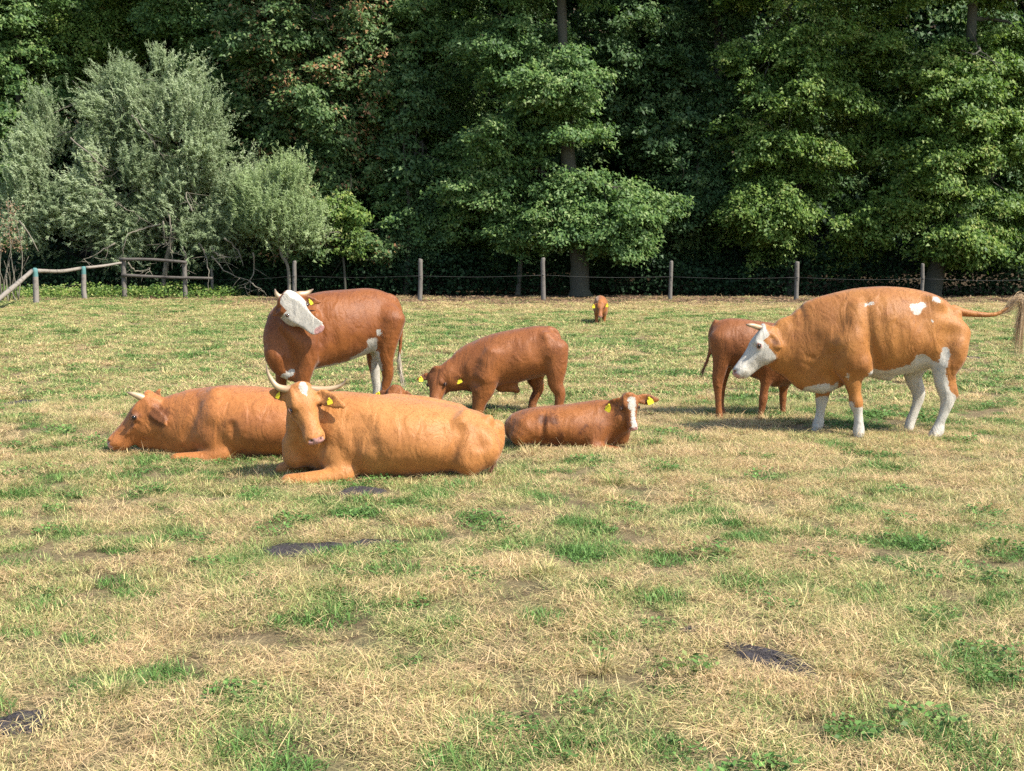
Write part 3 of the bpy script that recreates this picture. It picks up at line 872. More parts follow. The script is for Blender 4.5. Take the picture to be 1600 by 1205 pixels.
def build_herd():
    animal_materials()
    tan = coat_material("tan_coat", (0.405, 0.168, 0.046), (0.25, 0.088, 0.020), mottling=.5, streak=.6)
    tan2 = coat_material("ginger_coat", (0.36, 0.133, 0.034), (0.17, 0.052, 0.014), mottling=.6, streak=.7)
    gold = coat_material("golden_brown_coat", (0.325, 0.132, 0.028), (0.16, 0.05, 0.012), mottling=.55, streak=.5)
    chest = coat_material("chestnut_coat", (0.215, 0.068, 0.0115), (0.085, 0.021, 0.006), mottling=.4)
    red = coat_material("red_brown_coat", (0.24, 0.080, 0.018), (0.115, 0.033, 0.008), mottling=.6)
    calf = coat_material("calf_coat", (0.275, 0.095, 0.020), (0.11, 0.032, 0.010), mottling=.6, streak=1.2)
    calf2 = coat_material("dark_calf_coat", (0.225, 0.076, 0.018), (0.10, 0.031, 0.011), mottling=.5)

    # A: tan horned cow lying in front
    cow(dict(name="cow", label="large tan cow with long curved horns lying in front of the herd, facing the camera", cat="cow", coat=tan,
        ground=(600, 740), root_px=610, bounds=(410, 560, 800, 790), half_depth=125,
        torso=[(771, 658, 706, 28, -8), (760, 646, 722, 44, -8), (742, 640, 732, 60, -6), (702, 633, 742, 76), (650, 624, 747, 82), (600, 618, 751, 80), (558, 613, 746, 68), (522, 611, 742, 54), (495, 618, 738, 44), (474, 632, 730, 34)],
        chains=[dict(p=[(775, 668, -10, 14), (779, 690, -12, 10), (775, 712, -16, 6)], k=6),                      # tail along the rump
                dict(p=[(752, 690, -44, 26, 34), (728, 706, -52, 24, 32)], k=14),                                  # thigh
                dict(p=[(724, 656, -64, 3.5), (716, 684, -73, 4.5), (707, 708, -74, 5), (696, 730, -70, 4)], k=9, op='cut'),   # flank crease
                dict(p=[(535, 660, -26, 20, 30), (530, 700, -38, 22, 26), (545, 728, -46, 18, 18)], k=12),         # shoulder
                dict(p=[(556, 668, -66, 3), (561, 694, -71, 5), (564, 715, -70, 6), (567, 738, -66, 6)], k=9, op='cut'), dict(p=[(506, 648, -46, 1.5), (514, 680, -50, 3), (504, 708, -52, 3)], k=8, op='cut'), dict(p=[(590, 650, -80, 3), (594, 690, -84, 3), (600, 722, -80, 2)], k=14, op='cut'),
                dict(p=[(545, 734, -54, 17, 16), (515, 738, -60, 16, 15), (482, 741, -64, 15, 14), (462, 742, -64, 14, 13)], k=9),   # near forearm, knee left
                dict(p=[(466, 748, -60, 9), (490, 754, -52, 7), (520, 756, -44, 7)], k=6),
                dict(p=[(480, 725, 18, 14), (455, 732, 8, 12), (440, 734, 2, 10), (455, 744, 0, 8)], k=8),         # far knee
                dict(p=[(460, 690, -16, 17), (462, 712, -18, 17)], k=16),                                          # brisket
                dict(p=[(712, 650, 34, 14), (660, 638, 30, 14), (612, 632, 26, 12)], k=16),                          # far hip and spine ridge
                dict(p=[(764, 652, -24, 8)], k=9), dict(p=[(724, 652, -50, 9), (730, 644, -34, 8)], k=16),
                dict(p=[(698, 658, -82, 13, 11), (692, 680, -90, 10, 12)], k=16, op='cut'),
                dict(p=[(566, 650, -70, 9, 16), (572, 680, -82, 8, 14)], k=18, op='cut'), dict(p=[(528, 640, -34, 9, 12), (536, 670, -46, 11, 14)], k=16),
                dict(p=[(762, 700, -44, 14, 18)], k=12), dict(p=[(748, 664, -72, 8, 10), (755, 684, -72, 6, 9)], k=12, op='cut'),
                dict(p=[(505, 700, -66, 1.5), (520, 714, -66, 2), (540, 716, -70, 1.5)], k=6, op='cut'),
                dict(p=[(478, 690, -36, 1.5), (482, 712, -34, 2), (484, 726, -34, 1.5)], k=5, op='cut')],
        neck=[(530, 662, -6, 44, 42), (504, 666, -14, 34, 42), (486, 664, -26, 26, 36)],
        head=dict(poll=(479, 594, -58), L=90, X=(.34, -.36, -.86), Y=(.92, .38, 0.04), fat=1.30, deep=1.05, blaze=[(-.03, .05), (.06, .075), (.14, .06), (.24, .0), (.26, -.1)], blaze_off=.04,
            ears=[dict(sg=-1, tip=(430, 607, -48), w=12, n=(-.25, -1, .0), tag=True, tag_at=.52, rot=25, tag_size=(6, 9)),
                  dict(sg=1, tip=(547, 627, -66), w=13, n=(.1, -1, .1), tag=True, tag_at=.62, rot=-20, tag_size=(9, 9))],
            horns=[[(468, 602, -54, 6), (456, 602, -56, 5.8), (444, 598, -58, 4.9), (436, 589, -58, 3.7), (430, 577, -59, 2.4), (427, 564, -60, .7)],
                   [(488, 602, -48, 6), (507, 604, -44, 5.4), (520, 603, -44, 4.3), (533, 600, -44, 3.2), (542, 595, -46, 2.1), (548, 586, -48, .7)]]),
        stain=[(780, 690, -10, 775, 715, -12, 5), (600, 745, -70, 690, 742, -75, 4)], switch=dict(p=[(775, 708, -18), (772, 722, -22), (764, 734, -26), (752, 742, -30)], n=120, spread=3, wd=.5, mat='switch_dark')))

    # B: ginger cow lying at the left in profile
    cow(dict(name="cow", label="ginger cow lying at the left in profile, head stretched low towards the left", cat="cow", coat=tan2,
        ground=(330, 709), root_px=380, bounds=(155, 585, 565, 745), half_depth=110,
        torso=[(546, 634, 700, 32), (522, 618, 712, 54), (480, 611, 718, 70), (430, 607, 717, 76), (390, 603, 717, 74), (352, 602, 720, 62), (318, 606, 721, 50), (294, 612, 720, 40), (272, 616, 712, 32)],
        chains=[dict(p=[(345, 640, -24, 20, 28), (340, 672, -36, 24, 26), (358, 698, -42, 18, 16)], k=12),
                dict(p=[(362, 702, -48, 16, 15), (335, 708, -52, 14, 12), (306, 710, -54, 13, 12), (291, 711, -54, 12, 12)], k=8),
                dict(p=[(296, 718, -50, 8), (320, 722, -44, 7), (345, 724, -40, 6)], k=6),
                dict(p=[(378, 655, -72, 3), (382, 685, -74, 4.5), (384, 712, -70, 4)], k=9, op='cut'), dict(p=[(318, 625, -44, 3), (310, 650, -50, 4), (300, 675, -46, 3)], k=14, op='cut'), dict(p=[(344, 614, -26, 9), (348, 642, -48, 10)], k=18),
                dict(p=[(290, 712, 14, 10), (276, 716, 8, 8)], k=8),
                dict(p=[(289, 668, -26, 1.6), (292, 690, -30, 2), (296, 708, -34, 2)], k=7, op='cut'),
                dict(p=[(262, 668, -12, 12, 12), (276, 694, -8, 10, 13), (284, 712, -6, 9, 8)], k=12),
                dict(p=[(222, 688, -4, 9, 12), (246, 690, -4, 12, 13), (268, 694, -4, 12, 12)], k=10),
                dict(p=[(252, 672, -32, 1.5), (266, 686, -28, 2), (276, 702, -26, 1.5)], k=5, op='cut')],               # dewlap
        neck=[(300, 660, 0, 38, 50), (278, 659, -2, 32, 43), (256, 657, -4, 25, 37)],
        head=dict(poll=(230, 612, -6), deep=1.12, L=99, X=(-.71, -.06, -.70), Y=(-.06, -1, 0.0), fat=1.0, pink=True,
            ears=[dict(sg=1, tip=(272, 659, -40), w=9.5, n=(.3, -1, -.1), dk=True), dict(sg=-1, tip=(241, 611, 30), w=9, n=(-.3, -1, .1))],
            horns=[[(240, 625, -14, 6), (233, 622, -18, 6), (224, 617, -22, 5.4), (215, 613, -25, 3.6), (206, 610, -27, .9)]]),
        stain=[(200, 640, 0, 222, 618, 0, 2)]))

    # C: chestnut cow with white face, standing at the back left, head turned back to the camera
    cow(dict(name="cow", label="chestnut cow with a white face standing behind the two lying tan cows", cat="cow", coat=chest,
        ground=(520, 637), root_px=530, bounds=(402, 430, 650, 665), half_depth=90, side=(.42, .90, 0),
        torso=[(612, 468, 522, 20, 36), (600, 456, 536, 32, 30), (580, 450.5, 548, 40, 22), (550, 452, 559, 45, 8), (520, 454, 569, 46, -6), (494, 459, 574, 41, -20), (472, 466, 578, 36, -34), (460, 478, 580, 31, -42)],
        cap=.3,
        chains=[dict(p=[(608, 500, 2, 22, 26), (604, 532, -2, 15, 20), (602, 560, -2, 11, 14), (606, 586, 0, 8.5, 9), (601, 608, 0, 7, 7.5), (600, 630, 0, 7, 7), (597, 638, -2, 8, 7)], k=10),
                dict(p=[(592, 520, 38, 14, 24), (580, 556, 38, 10, 13), (582, 588, 38, 7.5, 8), (585, 612, 38, 6.5, 6.5), (583, 632, 36, 7, 7)], k=10),
                dict(p=[(484, 528, -50, 15, 22), (487, 562, -58, 12, 15), (484, 592, -60, 9, 9.5), (482, 618, -60, 7.5, 7.5), (480, 640, -60, 9, 8)], k=10),
                dict(p=[(446, 552, -18, 14, 15), (443, 584, -18, 9, 10), (443, 612, -18, 7.5, 7.5), (442, 634, -18, 8.5, 8)], k=10),
                dict(p=[(436, 545, -58, 9, 12), (446, 568, -54, 11, 13), (462, 580, -48, 12, 8)], k=22),                # brisket
                dict(p=[(462, 540, -36, 18, 20), (464, 562, -38, 17, 16), (464, 576, -36, 14, 10)], k=12),
                dict(p=[(464, 540, -78, 2.5), (465, 565, -78, 3), (466, 582, -74, 2.5)], k=10, op='cut'),
                dict(p=[(512, 470, -48, 1.5), (510, 500, -56, 2.4), (506, 530, -58, 2)], k=14, op='cut'),
                dict(p=[(590, 545, -18, 2), (583, 530, -24, 2), (580, 552, -24, 3)], k=8, op='cut'),
                dict(p=[(576, 478, -44, 13, 11), (580, 494, -44, 9, 9)], k=14, op='cut'),
                dict(p=[(498, 490, -54, 6, 10), (492, 530, -58, 8, 12)], k=12),
                dict(p=[(528, 495, -56, 2.5), (530, 520, -58, 2.5), (536, 542, -54, 2)], k=12, op='cut')],
        neck=[(446, 552, -44, 25, 21), (439, 524, -38, 22, 19), (442, 500, -34, 18, 17), (450, 484, -38, 15, 14)],
        head=dict(poll=(465, 453, -84), L=73, deep=1.16, X=(.74, -.26, -.62), Y=(.80, .60, 0.06), fat=1.16,
            ears=[dict(sg=-1, tip=(440, 489, -78), w=8, n=(-.7, -.7, 0)), dict(sg=1, tip=(510, 470, -60), w=8, n=(.2, -1, .1), tag=True, tag_at=.6, rot=-30, tag_size=(5, 8))],
            horns=[[(460, 462, -68, 5), (455, 462, -68, 5), (449, 461, -70, 4.4), (445, 456, -72, 3), (443, 449, -74, .8)], [(472, 459, -60, 5), (478, 458, -60, 5), (486, 457, -56, 4.2), (492, 454, -54, 2.8), (498, 450, -54, .7)]]),
        white_head=True, white_slope=.42,
        white=[(466, 574, -60, 452, 586, -60, 5, (1, 1, .2)), (500, 572, -14, 540, 568, -10, 7, (1, 1.6, .2)), (555, 560, 0, 578, 546, 0, 6, (1, 1.3, .2)), (584, 534, -10, 582, 556, 10, 8, (1, 1, .25)),
               (586, 556, 40, 586, 640, 38, 11, (1, 1, .6)), (590, 552, -6, 592, 600, -6, 5.5, (1, 1, .4)), (592, 600, -4, 592, 640, -4, 6, (1, 1, .4)), (593.5, 517, -20, 594, 520, -20, 3, (1, 1, .2)),
               ],
        tail=[(606, 464, 24, 5), (616, 470, 26, 4), (624, 492, 28, 3.4), (624, 530, 26, 3), (622, 556, 24, 2.6)],
        switch=dict(p=[(622, 540, 24), (622, 565, 24), (625, 590, 24), (629, 612, 24)], n=150, spread=2, wd=.45, mat='switch_white')))

    # D: red brown yearling grazing in the middle
    cow(dict(name="young_bull", label="red-brown young bull grazing with lowered head, behind the tan horned cow", cat="young bull", coat=red,
        ground=(770, 646), root_px=780, bounds=(635, 490, 900, 665), half_depth=80,
        torso=[(870, 520, 566, 19), (860, 511, 580, 30), (842, 509, 588, 36), (812, 514, 596, 39), (782, 520, 602, 40), (758, 529, 609, 36), (742, 537, 614, 32), (728, 548, 616, 26)],
        chains=[dict(p=[(864, 545, -20, 18, 24), (868, 572, -24, 13, 17), (867, 596, -25, 9, 12), (874, 612, -25, 7.5, 9), (872, 632, -25, 6.5, 7), (870, 648, -27, 8, 7)], k=10),
                dict(p=[(846, 560, 24, 14, 22), (836, 590, 26, 10, 15), (842, 610, 26, 7, 9), (834, 628, 26, 6.5, 7), (831, 645, 24, 7.5, 7)], k=9),
                dict(p=[(752, 570, -24, 16, 26), (756, 600, -28, 13, 20), (750, 624, -28, 9, 12), (746, 646, -28, 7.5, 8)], k=10),
                dict(p=[(748, 596, 16, 12, 18), (752, 622, 18, 8, 10), (752, 646, 18, 7.5, 7)], k=9),
                dict(p=[(782, 608, 0, 9, 5), (800, 606, 0, 9, 7), (808, 610, 0, 6, 5)], k=10),
                dict(p=[(800, 530, -42, 2), (796, 560, -46, 2.5), (790, 590, -44, 2)], k=14, op='cut'),
                dict(p=[(848, 590, -30, 2), (846, 575, -36, 2.4), (852, 562, -38, 2)], k=9, op='cut'),
                dict(p=[(853, 524, -25, 6)], k=10),
                dict(p=[(836, 538, -46, 10, 9), (840, 552, -46, 8, 8)], k=12, op='cut'), dict(p=[(745, 566, -44, 7, 14), (740, 590, -42, 6, 9)], k=12, op='cut'),
                dict(p=[(770, 548, -36, 6, 9), (758, 585, -36, 7, 12)], k=12)],
        neck=[(738, 576, -2, 26, 36), (718, 582, -8, 21, 28), (702, 588, -12, 18, 23)],
        head=dict(poll=(681, 573, -18), L=66, X=(-.16, -.40, -.90), Y=(.80, -.6, 0), fat=1.15,
            ears=[dict(sg=-1, tip=(652, 592, -14), w=6.5, n=(-.2, -1, .1), tag=True, tag_at=.75, rot=0, tag_size=(7, 7)),
                  dict(sg=1, tip=(733, 596, -26), w=7, n=(.1, -1, .1), tag=True, tag_at=.62, rot=-25, tag_size=(9, 8))]),
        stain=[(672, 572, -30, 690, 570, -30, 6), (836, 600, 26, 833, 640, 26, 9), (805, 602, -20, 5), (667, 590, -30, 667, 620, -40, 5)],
        tail=[(858, 514, 0, 5), (869, 519, 0, 4), (877, 540, 0, 3), (880, 575, 2, 2.6), (879, 600, 4, 2.2)],
        switch=dict(p=[(806, 606, 0), (805, 616, 0), (803, 626, 0)], n=40, spread=2, wd=.35, mat='switch_pale')))

    # E: reddish calf lying, blaze
    cow(dict(name="calf", label="reddish calf with a white blaze lying beside the tan horned cow", cat="calf", coat=calf,
        ground=(880, 697), root_px=890, bounds=(770, 590, 1045, 725), half_depth=75, h=0.0105,
        torso=[(793, 655, 683, 18), (805, 645, 692, 30), (832, 637, 696, 42), (862, 634, 698, 46), (892, 631, 701, 45), (917, 627, 704, 39), (940, 625, 705, 32), (958, 633, 703, 25)],
        chains=[dict(p=[(822, 668, -26, 18, 20), (812, 678, -30, 14, 14)], k=10),
                dict(p=[(930, 665, -22, 14, 20), (926, 688, -28, 13, 12)], k=10),
                dict(p=[(925, 696, -34, 11, 9), (945, 698, -36, 10, 8.5), (962, 700, -36, 9, 8)], k=7), dict(p=[(958, 706, -34, 6), (940, 708, -28, 5)], k=5),
                dict(p=[(850, 640, -30, 1.5), (846, 664, -44, 2), (850, 686, -44, 2)], k=8, op='cut'),
                dict(p=[(975, 668, -8, 9, 11), (972, 690, -4, 8, 9)], k=12)],
        neck=[(946, 656, -4, 24, 29), (960, 655, -12, 19, 25), (970, 650, -20, 15, 20)],
        head=dict(poll=(981, 612, -34), deep=1.08, L=54, X=(.12, -.36, -.92), Y=(.98, .14, 0), fat=1.12, blaze=[(.06, -.05), (.10, .10), (.2, .12), (.4, .09), (.6, .065), (.8, .09), (1.1, .14)], blaze_off=.02,
            ears=[dict(sg=-1, tip=(941, 636, -20), w=8.5, n=(-.1, -1, .1), tag=True, tag_at=.72, rot=15, tag_size=(9, 11)),
                  dict(sg=1, tip=(1026, 622, -22), w=9, n=(0, -1, .1), tag=True, tag_at=.62, rot=-20, tag_size=(10, 10))]),
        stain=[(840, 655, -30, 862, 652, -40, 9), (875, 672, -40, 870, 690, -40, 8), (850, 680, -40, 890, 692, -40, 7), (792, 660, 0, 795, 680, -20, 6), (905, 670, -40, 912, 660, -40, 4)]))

    # F: calf standing behind the large cow
    cow(dict(name="calf", label="dark reddish calf standing behind the white-faced standing cow's head, tail swung left", cat="calf", coat=calf2,
        ground=(1170, 652), root_px=1180, bounds=(1080, 480, 1330, 672), half_depth=70,
        torso=[(1116, 510, 556, 18), (1126, 499, 566, 28), (1146, 497, 574, 34), (1170, 500, 584, 35), (1194, 503, 594, 34), (1218, 506, 602, 30), (1236, 508, 600, 25)],
        chains=[dict(p=[(1126, 530, -16, 16, 20), (1124, 562, -18, 11, 13), (1119, 590, -18, 7, 9.5), (1119, 612, -18, 5, 6), (1120, 636, -18, 4.6, 5), (1121, 648, -18, 6, 6), (1121, 657, -20, 7, 6)], k=10),
                dict(p=[(1140, 545, 18, 13, 20), (1136, 580, 18, 7, 9), (1132, 606, 18, 4.8, 5.6), (1130, 634, 18, 4.4, 4.6), (1133, 650, 16, 7, 5)], k=10),
                dict(p=[(1196, 565, -18, 12, 20), (1193, 592, -18, 8, 9), (1190, 612, -18, 5.5, 6.5), (1189, 622, -18, 6, 7), (1186, 642, -18, 4.6, 4.8), (1184, 657, -20, 7, 6)], k=9),
                dict(p=[(1226, 580, 8, 11, 16), (1226, 604, 8, 7, 8), (1225, 622, 8, 5.6, 6), (1225, 642, 8, 4.5, 4.6), (1226, 656, 6, 7, 6)], k=9),
                dict(p=[(1209, 590, -4, 12, 12)], k=12)],
        neck=[(1240, 545, 4, 20, 36), (1256, 532, 8, 16, 27), (1268, 524, 12, 14, 22)],
        head=dict(poll=(1278, 505, 14), L=60, X=(.78, .1, -.6), Y=(.1, 1, 0), fat=1.1, ears=[dict(sg=1, tip=(1262, 520, 40), w=7), dict(sg=-1, tip=(1262, 520, -8), w=7)]),
        tail=[(1118, 503, 0, 4), (1110, 520, 0, 3.4), (1109, 545, -4, 3), (1103, 564, -8, 2.6), (1097, 578, -10, 2)],
        switch=dict(p=[(1108, 556, -5), (1102, 568, -8), (1096, 580, -10), (1093, 590, -10)], n=80, spread=1.6, wd=.4, mat='switch_dark')))

    # G: golden cow with a white face standing at the right
    cow(dict(name="cow", label="large golden-brown cow with white face, legs and back spots standing at the right, tail raised", cat="cow", coat=gold,
        ground=(1370, 676), root_px=1370, bounds=(1120, 430, 1590, 705), half_depth=95, h=0.0142,
        torso=[(1494, 480, 544, 26), (1482, 472, 562, 38), (1462, 463, 574, 48), (1434, 454, 581, 54), (1404, 449, 586, 58), (1374, 448, 590, 60), (1346, 450, 588, 55), (1318, 456, 596, 48), (1292, 463, 606, 42), (1266, 473, 608, 35), (1246, 484, 600, 28)],
        chains=[dict(p=[(1474, 518, -28, 22, 32), (1468, 556, -34, 18, 25), (1463, 590, -35, 11, 15.5), (1469, 617, -35, 9, 12), (1464, 638, -35, 7, 8), (1457, 656, -35, 6.8, 7.4), (1453, 668, -36, 9.5, 10), (1442, 681, -38, 11, 7)], k=12),
                dict(p=[(1478, 590, -36, 3), (1480, 612, -36, 5.5)], k=6),
                dict(p=[(1450, 550, 28, 18, 28), (1436, 588, 30, 11, 15), (1445, 618, 30, 8, 10.5), (1440, 642, 30, 6.6, 7.4), (1432, 662, 30, 7.5, 8), (1428, 676, 28, 9, 7)], k=12),
                dict(p=[(1312, 510, -30, 20, 38), (1322, 556, -36, 19, 26), (1323, 592, -36, 11, 14.5), (1326, 611, -36, 8.5, 9.8), (1328, 625, -36, 9.8, 11), (1331, 641, -36, 6.8, 7.2), (1332, 656, -36, 7.2, 7.5), (1332, 667, -36, 9, 9), (1331, 678, -38, 10, 8)], k=12),
                dict(p=[(1300, 580, 22, 15, 22), (1292, 612, 24, 10, 12.5), (1290, 626, 24, 9.5, 10.5), (1288, 642, 24, 7, 7.5), (1286, 656, 24, 7, 7.5), (1284, 666, 24, 9, 9), (1280, 676, 22, 9, 7)], k=12),
                dict(p=[(1262, 590, -6, 14, 16), (1284, 600, -6, 16, 13), (1300, 592, -4, 14, 12)], k=16),          # brisket
                dict(p=[(1222, 562, 0, 8, 16), (1242, 578, 0, 9, 17), (1258, 592, 0, 11, 14)], k=14),               # dewlap
                dict(p=[(1375, 586, 0, 12, 6), (1388, 590, 0, 8, 5)], k=10),
                dict(p=[(1338, 462, -38, .8), (1340, 500, -54, 2.0), (1346, 535, -56, 2.4), (1352, 570, -50, 2)], k=16, op='cut'),   # behind the shoulder
                dict(p=[(1425, 556, -44, 2), (1420, 572, -44, 4), (1430, 588, -34, 3)], k=8, op='cut'),
                dict(p=[(1215, 545, -26, 1.2), (1240, 552, -30, 1.6), (1262, 556, -32, 1.2)], k=5, op='cut'),
                dict(p=[(1215, 556, -22, 1.2), (1238, 562, -26, 1.6), (1258, 568, -28, 1.2)], k=5, op='cut'),
                dict(p=[(1455, 474, -34, 9), (1446, 470, -32, 9)], k=12),
                dict(p=[(1428, 494, -68, 17, 15), (1432, 512, -70, 13, 12)], k=18, op='cut'),
                dict(p=[(1470, 520, -60, 12, 16), (1464, 545, -62, 8, 10)], k=20, op='cut'),
                dict(p=[(1482, 545, -40, 12, 22)], k=14),
                dict(p=[(1300, 505, -58, 13, 22), (1294, 540, -58, 12, 16)], k=18, op='cut'),
                dict(p=[(1330, 480, -36, 6, 8), (1318, 530, -46, 9, 12), (1306, 570, -42, 9, 10)], k=14),
                dict(p=[(1338, 560, -44, 9), (1344, 576, -42, 8)], k=8),
                dict(p=[(1362, 500, -62, 3), (1366, 530, -64, 3), (1372, 556, -62, 2)], k=14, op='cut'),
                dict(p=[(1384, 505, -64, 2.5), (1388, 535, -66, 2.5), (1394, 556, -62, 2)], k=14, op='cut'), dict(p=[(1486, 488, -26, 7)], k=12),
                dict(p=[(1310, 530, -44, 10, 16), (1330, 566, -47, 8, 9)], k=18)],
        neck=[(1256, 543, 0, 29, 56), (1238, 540, -2, 25, 48), (1218, 541, -4, 21, 40)],
        head=dict(poll=(1189, 508, -6), deep=1.08, L=86, X=(-.63, -.10, -.77), Y=(-.18, -.98, 0.0), fat=1.08,
            ears=[dict(sg=1, tip=(1214, 541, -32), w=9.5, n=(.2, -1, .0)), dict(sg=-1, tip=(1205, 528, 34), w=8, n=(-.6, -.5, .2))],
            horns=[[(1187, 512, -12, 4.5), (1180, 510, -14, 4.2), (1174, 508, -17, 3.6), (1168, 507, -19, 2.8), (1162, 506, -20, 1.0)]]),
        white_head=True, white_slope=.72,
        white=[(1262, 609, -10, 1296, 601, 0, 10, (1, 1, .25)), (1352, 582, 0, 1380, 588, 0, 11, (1, 1, .12)), (1385, 583, 0, 1425, 574, 0, 11, (1, 1, .12)),
               (1425, 562, -10, 1440, 572, -10, 14, (1, 1, .15)), (1462, 546, -40, 1452, 580, -40, 7, (1, 1, .2)), (1450, 576, -40, 1458, 604, -40, 11, (1, 1, .3)), (1456, 604, -40, 1468, 622, -40, 10, (1, 1, .3)),
               (1466, 622, -36, 1446, 684, -36, 15, (1, 1, .5)), (1440, 570, 28, 1436, 680, 28, 17, (1, 1, .6)), (1289, 634, 24, 1281, 680, 24, 14, (1, 1, .6)), (1331, 644, -36, 1332, 680, -36, 14, (1, 1, .6)), (1320, 626, -36, 1326, 650, -36, 5, (1, 1, .6)),
               (1412, 478, -40, 1428, 474, -40, 5, (1, 1, .1)), (1418, 484, -40, 1422, 480, -40, 6, (1, 1, .1)), (1446, 466, -40, 1452, 468, -40, 4, (1, 1, .1)), (1341, 475, -40, 1350, 473, -40, 2.6, (1, 1, .1)), (1440, 498, -45, 1442, 502, -45, 1.4, (1, 1, .1)), (1311, 580, -50, 1314, 590, -50, 1.5, (1, 1, .1))],
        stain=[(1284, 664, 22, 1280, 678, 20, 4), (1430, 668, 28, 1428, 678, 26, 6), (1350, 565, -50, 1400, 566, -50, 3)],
        tail=[(1490, 484, 0, 8), (1504, 488, 0, 6.5), (1525, 491, 0, 5), (1548, 492, 0, 4), (1562, 489, 0, 3.2), (1576, 480, 0, 2.5)],
        switch=dict(p=[(1552, 491, 0), (1572, 486, 0), (1588, 468, 0), (1599, 474, 0), (1594, 508, 0), (1591, 536, 0), (1589, 560, 0)], n=420, spread=4.5, wd=.45, mat='switch_pale')))

    # H: small calf far away
    cow(dict(name="calf", label="tiny orange-brown calf facing the camera far off near the fence", cat="calf", coat=calf,
        ground=(938, 505), root_px=938, bounds=(915, 452, 965, 512), half_depth=42, h=0.014, smooth=1, side=(1, 0, 0), cap=1.0, hairs=0,
        torso=[(940, 463, 490, 10, 36), (940, 463, 494, 11.5, 20), (939.5, 464, 495, 11, 4), (939, 467, 494, 10, -8)],
        chains=[dict(p=[(932, 488, -4, 4), (932, 496, -4, 2.6), (931.5, 505, -4, 2.6)], k=3), dict(p=[(945, 488, -4, 4), (944, 496, -4, 2.6), (943, 505, -4, 2.6)], k=3),
                dict(p=[(934, 485, 34, 5), (934, 495, 36, 3), (934, 505, 34, 2.6)], k=3), dict(p=[(946, 485, 34, 5), (946, 495, 36, 3), (946, 504, 34, 2.6)], k=3)],
        neck=[(938.5, 476, -10, 8, 9), (937.5, 475, -14, 6.5, 8)],
        head=dict(poll=(937, 471, -22), L=24, X=(-.05, -.50, -.86), Y=(1, 0, 0), fat=1.1,
            ears=[dict(sg=-1, tip=(925, 477, -20), w=2.8, tag=True, tag_at=.85, rot=0, tag_size=(4.5, 5)), dict(sg=1, tip=(949, 475, -20), w=2.8, tag=True, tag_at=.75, rot=0, tag_size=(4, 5))])))

    # I: calf lying hidden behind the tan cow, only the poll and a tag show
    cow(dict(name="calf", label="calf hidden behind the tan horned cow, only red-brown forehead and one yellow tag showing", cat="calf", coat=red,
        ground=(650, 676), root_px=650, bounds=(575, 588, 740, 700), half_depth=80, h=0.014,
        torso=[(728, 640, 672, 20, 20), (710, 632, 678, 34, 14), (680, 628, 682, 40, 8), (652, 628, 684, 36, 4), (632, 632, 682, 28, 0)],
        chains=[dict(p=[(640, 678, -30, 9), (615, 680, -34, 7)], k=8)],
        neck=[(630, 645, -4, 20, 24), (622, 635, -10, 15, 19)],
        head=dict(poll=(618, 601, -22), L=58, X=(.05, -.5, -.86), Y=(1, -.1, 0), fat=1.15,
            ears=[dict(sg=-1, tip=(588, 614, -20), w=6.5, tag=True, tag_at=.8, rot=20, tag_size=(9, 9)), dict(sg=1, tip=(650, 622, -20), w=6.5)])))

# ------------------------------------------------------------------ woods
LEAF = {}
def leaf_mats():
    LEAF['broad'] = leaf_material("broad_leaf", [(0.0, (0.042, 0.090, 0.030)), (0.5, (0.10, 0.18, 0.05)), (0.85, (0.18, 0.26, 0.075)), (1.0, (0.30, 0.36, 0.16))])
    LEAF['bright'] = leaf_material("bright_leaf", [(0.0, (0.048, 0.102, 0.024)), (0.5, (0.125, 0.205, 0.042)), (0.85, (0.215, 0.285, 0.065)), (1.0, (0.36, 0.37, 0.13))], trans=.4)
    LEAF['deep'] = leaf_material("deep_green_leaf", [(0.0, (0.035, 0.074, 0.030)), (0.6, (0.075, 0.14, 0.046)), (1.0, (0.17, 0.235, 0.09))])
    LEAF['ivy'] = leaf_material('ivy_leaf_painted_shade', [(0.0, (0.010, 0.024, 0.010)), (0.7, (0.022, 0.05, 0.018)), (1.0, (0.05, 0.09, 0.03))], trans=.2, rough=.6, spec=.15)  # shade under the crowns is put into this leaf colour
    LEAF['seed'] = leaf_material("maple_leaf_with_keys", [(0.0, (0.042, 0.086, 0.030)), (0.5, (0.098, 0.165, 0.052)), (0.80, (0.17, 0.23, 0.085)), (0.88, (0.32, 0.17, 0.08)), (1.0, (0.48, 0.26, 0.14))])
    LEAF['willow'] = leaf_material("willow_leaf", [(0.0, (0.13, 0.17, 0.085)), (0.5, (0.25, 0.31, 0.165)), (1.0, (0.44, 0.49, 0.31))], trans=.4, rough=.5)
    LEAF['willow2'] = leaf_material("willow_leaf_bright", [(0.0, (0.13, 0.18, 0.075)), (0.5, (0.25, 0.32, 0.14)), (1.0, (0.42, 0.49, 0.26))], trans=.4, rough=.5)
    LEAF['dead'] = leaf_material("withered_leaf", [(0.0, (0.12, 0.07, 0.04)), (1.0, (0.24, 0.155, 0.09))], trans=.15)
    M['bark'] = bark_material("bark_grey", (0.025, 0.020, 0.016), (0.07, 0.058, 0.047))
    M['bark_pale'] = bark_material("bark_pale_twigs", (0.11, 0.09, 0.07), (0.26, 0.22, 0.17), 10)

def env_point(r, env, n):
    """random points near the surface of ellipsoids (c, radii)"""
    k = r.choice(len(env), n, p=np.array([e[6] for e in env]) / sum(e[6] for e in env))
    E = np.array([e[:6] for e in env])[k]
    d = norm(r.normal(0, 1, (n, 3)))
    q = r.uniform(.12, 1.0, n) ** .45
    return E[:, :3] + d * E[:, 3:6] * q[:, None], d

